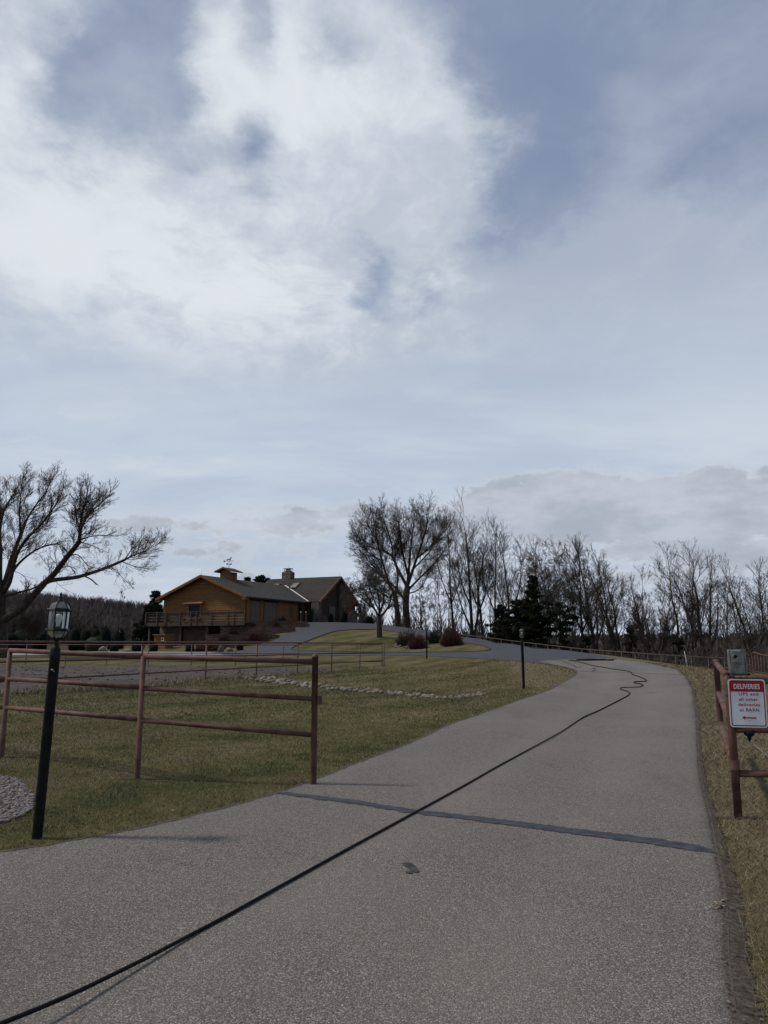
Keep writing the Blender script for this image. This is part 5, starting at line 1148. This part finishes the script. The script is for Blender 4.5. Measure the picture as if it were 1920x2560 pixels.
# undergrowth: leafless bushy tangle
def thicket(name, label, pts, hgt, n, mat, seed, spread=.9, cat=None, kind=None, group=None, r0=.012, base=None, lev=3):
    T = Tree(seed, rmin=r0, up=.08, wob=.22, maxlev=lev, kids=(0,4,3,3), ratio=.6, ang=(15,50), start=.25); g = random.Random(seed)
    for k in range(n):
        p = pts(g); d = norm((g.gauss(0,spread*.4), g.gauss(0,spread*.4), 1)); T.grow((p[0], p[1], h(p[0], p[1])-.05), d, hgt*g.uniform(.5,1.1)*p[2], r0*1.6, 1)
    b0 = base or (np.mean([q[0] for q in T.S]), np.mean([q[1] for q in T.S]), 0); A = np.array(T.S); A[:,0:3] -= b0; A[:,3:6] -= b0
    o = link(name, seg_mesh(name, A, 3), mat); o.location = b0; tag(o, label, cat, group, kind); return o
def fence_band(g, off0, off1, lo=0, hi=1):
    u = g.uniform(lo, hi)*(len(FR)-1); i = min(int(u), len(FR)-2); f = u-i; return (FR[i][0]+(FR[i+1][0]-FR[i][0])*f+g.uniform(off0, off1), FR[i][1]+(FR[i+1][1]-FR[i][1])*f+g.uniform(off0, off1)*.6)
thicket('undergrowth', 'tangled bare brush along the foot of the tree line', lambda g: (*fence_band(g, 1.5, 9), g.uniform(.5,1.3)), 1.5, 700, M['brush'], 41, kind='stuff', lev=3)
thicket('undergrowth', 'taller dark tangled brush on the slope at right', lambda g: (*fence_band(g, 5, 20, .66, 1.35), g.uniform(.6,1.5)), 3.2, 620, M['brush'], 42, kind='stuff', r0=.011)
# ---------------------------------------------------------------- evergreens
def leaf_cloud(name, centers, sizes, n_each, mat, parent, seed, leaf=.16, flat_=.6, elong=2.2):
    r = np.random.default_rng(seed); C_ = np.repeat(np.array(centers), n_each, 0); S_ = np.repeat(np.array(sizes), n_each, 0); n = len(C_)
    q = r.standard_normal((n,3)); q /= np.linalg.norm(q, axis=1, keepdims=True); q *= r.random((n,1))**.45; c = C_+q*S_*np.array([1,1,flat_])
    d = r.standard_normal((n,3)); d /= np.linalg.norm(d, axis=1, keepdims=True); e = np.cross(d, r.standard_normal((n,3))); e /= np.linalg.norm(e, axis=1, keepdims=True)
    l = leaf*r.uniform(.6,1.4,(n,1)); V_ = np.stack([c-e*l/elong, c+e*l/elong, c+d*l*1.2], 1).reshape(-1,3); F_ = np.arange(3*n).reshape(-1,3)
    me = np_mesh(name, V_, F_); a = me.attributes.new('tone','FLOAT','POINT'); tone = np.clip(r.random(n)*.75+.25*np.repeat(r.random(len(centers)), n_each), 0, 1)
    a.data.foreach_set('value', np.repeat(tone, 3).astype(np.float32)); return link(name, me, mat, parent)
def cedar(px, top, Y, wpx, label, seed, low=.05, n=70, gap=.0, leaf=.2, peak=.5, name='evergreen_tree', per=150, shape=None, rag_=.35):
    x = at(px, 1600, Y)[0]; base = (x, Y, h(x, Y)-.1); H_ = at(px, top, Y)[2]-base[2]; Wd = wpx*Y/F; g = random.Random(seed); t = thing(name, label, 'evergreen tree', base)
    T = Tree(seed, rmin=.02, wob=.1); cs, sz = [], []; p = (0,0,0)
    for i in range(6): q = (g.gauss(0,.05), g.gauss(0,.05), H_*.97*(i+1)/6); T.S.append((*p, *q, .16*(1-i/7), .16*(1-(i+1)/7))); p = q
    for k in range(n):
        u = low+(1-low)*(k+g.random())/n; prof_ = shape(u) if shape else (1-u)**.75*(.35+.65*min(1,u/.25)); L = Wd*prof_*g.uniform(1-rag_,1+rag_)+.15; an = g.uniform(0,6.28); z0 = u*H_*.98; dz = L*g.uniform(-.12,.28)
        e = (math.cos(an)*L, math.sin(an)*L, min(z0+dz, H_)); T.S.append((0,0,z0*.97,*e,.035,.015)); m_ = max(2, int(L/.45))
        for j in range(m_):
            f = (j+1)/m_
            if g.random() < gap: continue
            cs.append((e[0]*f+g.gauss(0,.12), e[1]*f+g.gauss(0,.12), z0+(e[2]-z0)*f+g.gauss(0,.08))); sz.append((.42*(1.1-.4*f),)*3)
    A = np.array(T.S); link('trunk', seg_mesh('trunk', A, 5), M['bark'], t); leaf_cloud('crown', cs, sz, per, M['ever'], t, seed, leaf, .5); return t
cedar(1306,1500,80,60,'big dark evergreen tree behind the curve of the drive, broad mass', 50, .0, 150, .22, .13, shape=lambda u: (1.0 if u < .55 else 1-(u-.55)/.6), per=85)
cedar(1337,1436,78,44,'dark evergreen with a pointed top rising from the broad evergreen mass', 51, .15, 100, .2, .12, shape=lambda u: (.8 if u < .5 else .9 if u < .72 else max(.12,(1-u)*1.5)), per=90)
cedar(1408,1508,74,36,'small layered evergreen right of the big one', 52, .05, 48, .22, .14, shape=lambda u: .55+.45*math.sin(u*9)*(1 if u < .9 else .3), per=80)
cedar(1256,1512,84,30,'dark evergreen at the left flank of the big evergreen mass', 53, .0, 60, .15, .16, per=90)
cedar(1465,1590,70,26,'low ragged evergreen at the foot of the tree line', 55, .0, 30, .25, .13, per=70)
cedar(1580,1560,70,22,'small brownish evergreen below the leaning trees', 56, .0, 34, .25, .12, per=60)
cedar(1690,1590,64,24,'low dark evergreen beyond the fence below the tall bare trees', 57, .0, 30, .2, .12, per=60)
cedar(385,1478,104,24,'dark pine behind the left eave of the house', 58, .2, 70, .1, .2, per=100)
cedar(372,1512,102,34,'broad dark pine beside the left end of the deck', 59, .0, 90, .05, .2, per=100)
for i, (px, top, lab) in enumerate(((615,1442,'dark pine top showing over the roof ridge, leftmost and smallest'),(643,1439,'dark pine top showing over the roof ridge, second from left'),(652,1437,'dark pine top showing over the roof ridge, tallest'),(669,1444,'dark pine top showing over the roof ridge, nearest the skylights'))):
    cedar(px, top, 126, 14 if i else 6, lab, 60+i, .3, 60, .15, .26, shape=lambda u: (1-u)**.4*.9+.1, per=60)
# clipped dark hedging and shrubs
def shrub(px, basepy, Y, wpx, hpx, label, seed, mat='ever', cat='shrub', name='evergreen_shrub', n=9, per=380, leaf=.09, dense=True):
    x = at(px, basepy, Y)[0]; base = (x, Y, h(x, Y)); Wd = wpx*Y/F/2; H_ = max(hpx*Y/F, at(px, basepy-hpx, Y)[2]-base[2]); g = random.Random(seed); t = thing(name, label, cat, base); cs = []; sz = []
    for k in range(n*3): a = g.uniform(0,6.28); rr_ = math.sqrt(g.random())*.55; cs.append((math.cos(a)*Wd*rr_, math.sin(a)*Wd*rr_*.8, H_*(.15+.52*g.random()))); sz.append((Wd*.48, Wd*.45, H_*.42))
    leaf_cloud('foliage', cs, sz, per//2, M[mat], t, seed, leaf, 1.0, 1.6)
    cm = MB(); cm.lathe([(.001,.0),(Wd*.70,.02),(Wd*.86,H_*.32),(Wd*.84,H_*.60),(Wd*.66,H_*.82),(Wd*.34,H_*.94),(.001,H_*.96)], (0,0,0), 12); cm.build('inner_growth', M[mat], t); return t
for px, bp_, Y, w_, hp, lab in [(186,1603,88,34,36,'dark clipped round hedge bush immediately right of the near lantern'),(213,1603,88,34,32,'second dark clipped round bush right of the lantern'),(238,1603,88,30,33,'third dark clipped round bush, behind the olive mound'),
    (262,1603,88,34,37,'large dark clipped round bush left of the far lamp post'),(296,1603,88,34,34,'dark clipped round bush behind the far lamp post'),(60,1603,84,80,30,'wide dark evergreen mass left of the near lantern'),(105,1603,86,30,24,'small dark bush just left of the near lantern'),
    (25,1606,80,50,26,'dark bush by the base of the huge left tree')]: shrub(px, bp_, Y, w_, hp, lab, int(px)+w_, per=300)
shrub(234,1607,76,46,15,'low olive green mounded shrub before the dark hedge', 71, 'gold')
for px, w_, hp, Y, lab in [(285,26,12,72,'low dark creeping shrub beside the low pale boulder'),(345,34,12,73,'low dark creeping shrub left of the shed'),(385,24,10,73,'low dark creeping shrub before the garden shed'),(475,22,12,71,'low dark shrub in front of the stone garage pillar'),(610,26,22,84,'dark rounded bush at the deck corner above the timber walls'),
    (700,34,26,81.5,'dark rounded bush above the walls near the yellow window wall'),(600,16,9,69,'low dark shrub beside the pale boulders')]: shrub(px, 1620, Y, w_, hp, lab, int(px)+3, per=260)
shrub(1085,1616,66,26,14,'low dark evergreen mound between the island bushes', 72, per=260)
for px, w_, hp, Y, lab in [(860,24,36,89,'dark evergreen against the stone chimney of the end gable'),(826,14,22,89.5,'dark shrub in front of the left part of the end gable'),(918,34,20,93,'dark shrub row beyond the right corner of the house'),(775,12,30,86,'tall dark shrub in the porch recess')]: shrub(px, 1560, Y, w_, hp, lab, int(px)+5, per=300)
# leafless shrubs
def stems(px, Y, wpx, hpx, label, seed, mat, n=120, spread=1.0, name='leafless_shrub', lev=4, dome=True, dz=0, z=None):
    x = at(px, 1600, Y)[0]; z0 = (h(x, Y) if z is None else z)-.05; H_ = hpx*Y/F; Wd = wpx*Y/F/2; T = Tree(seed, rmin=.008, up=.05, wob=.10, maxlev=lev, kids=(0,0,4,4), ratio=.45, ang=(12,40), start=.35, taper=.5); g = random.Random(seed)
    for k in range(n):
        a = g.uniform(0, 6.28); q = math.sqrt(g.random()); el_ = q*1.15*spread; d = (math.cos(a)*math.sin(el_), math.sin(a)*math.sin(el_), math.cos(el_)); L = 1/math.sqrt((math.sin(el_)/Wd)**2+(math.cos(el_)/H_)**2)*g.uniform(.7,.98)*.78
        T.grow((x+math.cos(a)*q*Wd*.22, Y+math.sin(a)*q*Wd*.22, z0), d, L, .013, 2)
    A = np.array(T.S); b0 = np.array((x, Y, z0)); A[:,0:3] -= b0; A[:,3:6] -= b0; t = thing(name, label, 'shrub', tuple(b0)); link('stems', seg_mesh('stems', A, 3), M[mat], t); return t
stems(1129,62.5,54,56,'dense round reddish leafless bush, rightmost on the driveway island', 80, 'red_twig', 420, 1.25)
stems(1045,63,46,44,'reddish leafless bush in the middle of the island group', 81, 'red_twig', 330, 1.25)
stems(1008,65,34,44,'vase shaped leafless shrub at the left of the island group', 82, 'twig', 90, .8)
stems(1085,66.5,40,46,'open upright leafless shrub behind the third lamp post', 83, 'twig', 90, .8)
stems(1026,67,30,40,'thin upright leafless shrub behind the gravel patch', 84, 'twig', 70, .8)
for px, Y, w_, hp, z, lab, sd_ in [(522,72.2,42,50,None,'large tan leafless hydrangea below the deck',85),(648,74.6,50,62,1.75,'large tan leafless hydrangea beside the timber walls, in front of the upper yard',86),(560,74.9,26,32,1.8,'round brown leafless shrub on the timber terraces',87),(582,77.5,22,28,2.5,'upright leafless shrub by the deck corner',88),
    (634,74.2,34,30,1.8,'brown bushy shrub low on the terraces',89),(690,79.5,26,22,3.2,'reddish shrub by the upper wall',90),(500,71,26,16,None,'low tan shrub before the basement garage',91),(540,70.5,30,12,None,'low brown tangle beside the boulders',92)]:
    stems(px, Y, w_, hp, lab, sd_, 'tan_twig' if sd_ in (85,86) else 'red_twig', 130, 1.1, z=z)
# leafless tree in front of the end gable and small tree near the hedges at left
wild(868,1455,88.5,'fine leafless tree standing against the dark end gable', 351, 6, .07, 12, 2.6, 2, rmin=.010, start=.2, twig='tan_twig', bark='bark')
wild(902,1500,89.5,'low arching leafless tree right of the end gable', 352, 14, .08, 12, 2.8, 2, rmin=.010, start=.15)
wild(78,1500,78,'small dark bare tree between the huge left tree and the near lantern', 353, 0, .16, 18, 3.0, 3, start=.2, up=.04, wob=.2)
wild(300,1480,150,'slim pale dead tree standing far off before the wooded hill', 354, 0, .10, 8, 1.6, 1, bark='pale_bark', twig='pale_twig', rmin=.02)
# ---------------------------------------------------------------- far woods
def far_woods(name, label, n, region, hgt, seed, wk=1.0):
    r = np.random.default_rng(seed); P_ = region(r, n); n = len(P_); z = H(P_[:,0], P_[:,1]); Hh = r.uniform(*hgt, n); K = 26
    S_ = np.zeros((n, K, 8)); base = np.c_[P_, z]
    S_[:,0,0:3] = base; S_[:,0,3:6] = base+np.c_[r.normal(0,.4,n), r.normal(0,.4,n), Hh*.8]; S_[:,0,6] = .16*wk; S_[:,0,7] = .05*wk
    for k in range(1, K):
        u = r.uniform(.25,.8,n); p = base+(S_[:,0,3:6]-base)*u[:,None]; a = r.uniform(0,6.28,n); L = Hh*r.uniform(.18,.38,n); q = p+np.c_[np.cos(a)*L*.42, np.sin(a)*L*.42, L*.85]; q[:,2] = np.minimum(q[:,2], base[:,2]+Hh*r.uniform(.9,1.03,n))
        S_[:,k,0:3] = p; S_[:,k,3:6] = q; S_[:,k,6] = .055*wk; S_[:,k,7] = .03*wk
    o = link(name, seg_mesh(name, S_.reshape(-1,8), 3), M['far_wood']); tag(o, label, kind='stuff'); return o
def reg_hill(r, n): 
    a = np.radians(r.uniform(-34, -11, n)); d = r.uniform(230, 460, n); return np.c_[np.sin(a)*d, np.cos(a)*d]
far_woods('hill_woods', 'bare brown woods covering the hill on the left', 3600, reg_hill, (7,11), 1, 1.5)
def reg_mid(r, n):
    a = np.radians(r.uniform(-12, 34, n)); d = 150+r.random(n)**1.3*420; return np.c_[np.sin(a)*d, np.cos(a)*d]
far_woods('valley_woods', 'bare brown woods filling the valley beyond the fence', 2600, reg_mid, (7,11), 2, 1.4)
def reg_slope(r, n):
    a = np.radians(33-r.random(n)**1.4*15); d = r.uniform(84, 150, n); return np.c_[np.sin(a)*d, np.cos(a)*d]
far_woods('slope_woods', 'bare woods on the slope at the right edge', 150, reg_slope, (7,10.5), 3, .7)
def reg_ridge(r, n):
    a = np.radians(r.uniform(-20, 36, n)); d = r.uniform(1500, 2300, n); return np.c_[np.sin(a)*d, np.cos(a)*d]
far_woods('ridge_woods', 'hazy bare woods on the far ridge', 1500, reg_ridge, (10,16), 4, 12)
# ---------------------------------------------------------------- grass blades
def in_poly(Q, P_):
    ins = np.zeros(len(Q), bool); j = len(P_)-1
    for i in range(len(P_)):
        with np.errstate(divide='ignore', invalid='ignore'):
            cnd = ((P_[i,1] > Q[:,1]) != (P_[j,1] > Q[:,1])) & (Q[:,0] < (P_[j,0]-P_[i,0])*(Q[:,1]-P_[i,1])/(P_[j,1]-P_[i,1]+1e-12)+P_[i,0])
        ins ^= cnd; j = i
    return ins
road_np = np.array([p[:2] for p in near_road]); pad_np = np.array([p[:2] for p in pad]); bed_np = np.array([p[:2] for p in bed])
REm = np.array(RE)
def blades(name, label, regions, seed):
    r = np.random.default_rng(seed); Vs, Ts = [], []
    for (x0, x1, y0, y1, dens, hh_, wd) in regions:
        n = int((x1-x0)*(y1-y0)*dens); Q = np.c_[r.uniform(x0, x1, n), r.uniform(y0, y1, n)]; px = Q[:,0]/Q[:,1]*F; Q = Q[(px > -1010) & (px < 1600)]
        Q = Q[~in_poly(Q, road_np) & ~in_poly(Q, pad_np) & ~in_poly(Q, bed_np)]
        rx = np.interp(Q[:,1], REm[:,1], REm[:,0]); marg = np.interp(Q[:,1], [0,3.5,6,8,12,30], [.12,.10,.06,.03,.02,.02])
        keep = (Q[:,0] < rx) | (Q[:,0] > rx+marg*r.uniform(.6,1.25,len(Q))); Q = Q[keep]
        lp = np.hypot((Q[:,0]-l1.location.x)/1.6, (Q[:,1]-l1.location.y-.02)/.7); Q = Q[(lp > .07+.12*r.random(len(Q)))]
        n = len(Q); cl = .5+.5*np.sin(Q[:,0]*3.1+np.sin(Q[:,1]*2.3)*2)*np.sin(Q[:,1]*2.7+np.cos(Q[:,0]*1.9)*2); right = Q[:,0] > np.interp(Q[:,1], REm[:,1], REm[:,0])
        hb = hh_*r.uniform(.5,1.3,n)*(.75+.5*cl)*np.where(right, 1.5, 1.0); a = r.uniform(0,6.28,n); ln = hb*r.uniform(.2,1.3,n)*np.where(right, 2.0, 1.0); w_ = wd*r.uniform(.6,1.4,n); b_ = r.uniform(0,6.28,n)
        z = H(Q[:,0], Q[:,1]); p = np.c_[Q, z-.003]; s = np.c_[np.cos(b_), np.sin(b_), np.zeros(n)]*w_[:,None]; tip = p+np.c_[np.cos(a)*ln, np.sin(a)*ln, hb]
        Vs.append(np.stack([p-s, p+s, tip], 1).reshape(-1,3)); Ts.append(np.repeat(r.random(n), 3))
    V_ = np.concatenate(Vs); me = np_mesh(name, V_, np.arange(len(V_)).reshape(-1,3)); a = me.attributes.new('tone','FLOAT','POINT'); a.data.foreach_set('value', np.concatenate(Ts).astype(np.float32))
    o = link(name, me, M['blade']); tag(o, label, kind='stuff'); return o
blades('grass', 'short olive lawn grass left of the driveway', [(-5.5,2,5.2,10,3200,.028,.0026),(-8,3.5,10,16,1500,.03,.004),(-13,6,16,27,460,.035,.008),(-14,9,27,44,130,.04,.014)], 1)
blades('grass', 'dry tan verge grass along the right of the driveway', [(1.3,6,2.2,6,4800,.028,.0020),(1.8,9.5,6,11,2300,.030,.0030),(4,16,11,24,650,.04,.006),(8,20,24,40,180,.045,.012)], 2)
# dead grass tufts round posts and along the paddock edge
print('segments', nseg)

def fringe(name, label, P_, n, hh_, seed, wd=.012, spread=.35):
    r = np.random.default_rng(seed); P_ = np.array([p[:2] for p in P_]); i = r.integers(0, len(P_)-1, n); f = r.random(n)[:,None]; cl = np.sin(i*2.1+f[:,0]*9)+np.sin(i*5.3+f[:,0]*23)
    Q = P_[i]*(1-f)+P_[i+1]*f+r.normal(0, spread, (n,2)); k = cl > -.4; Q = Q[k]; cl = cl[k]; n = len(Q); hb = hh_*r.uniform(.4,1.2,n)*(1+.3*cl); a = r.uniform(0,6.28,n); b_ = r.uniform(0,6.28,n); p = np.c_[Q, H(Q[:,0], Q[:,1])]
    s_ = np.c_[np.cos(b_), np.sin(b_), np.zeros(n)]*wd; tip = p+np.c_[np.cos(a)*hb*.8, np.sin(a)*hb*.8, hb]; V_ = np.stack([p-s_, p+s_, tip], 1).reshape(-1,3)
    me = np_mesh(name, V_, np.arange(3*n).reshape(-1,3)); at3 = me.attributes.new('tone','FLOAT','POINT'); at3.data.foreach_set('value', np.repeat(r.uniform(.6,1,n), 3).astype(np.float32)); tag(link(name, me, M['blade']), label, kind='stuff')
fringe('dead_grass', 'tufts of dead grass along the near edge of the dirt paddock', pad[4:17], 9000, .13, 31)
fringe('dead_grass', 'tufts of dead grass along the rock line', [tuple(q[:2]) for q in LP], 1500, .07, 32, .009, .5)
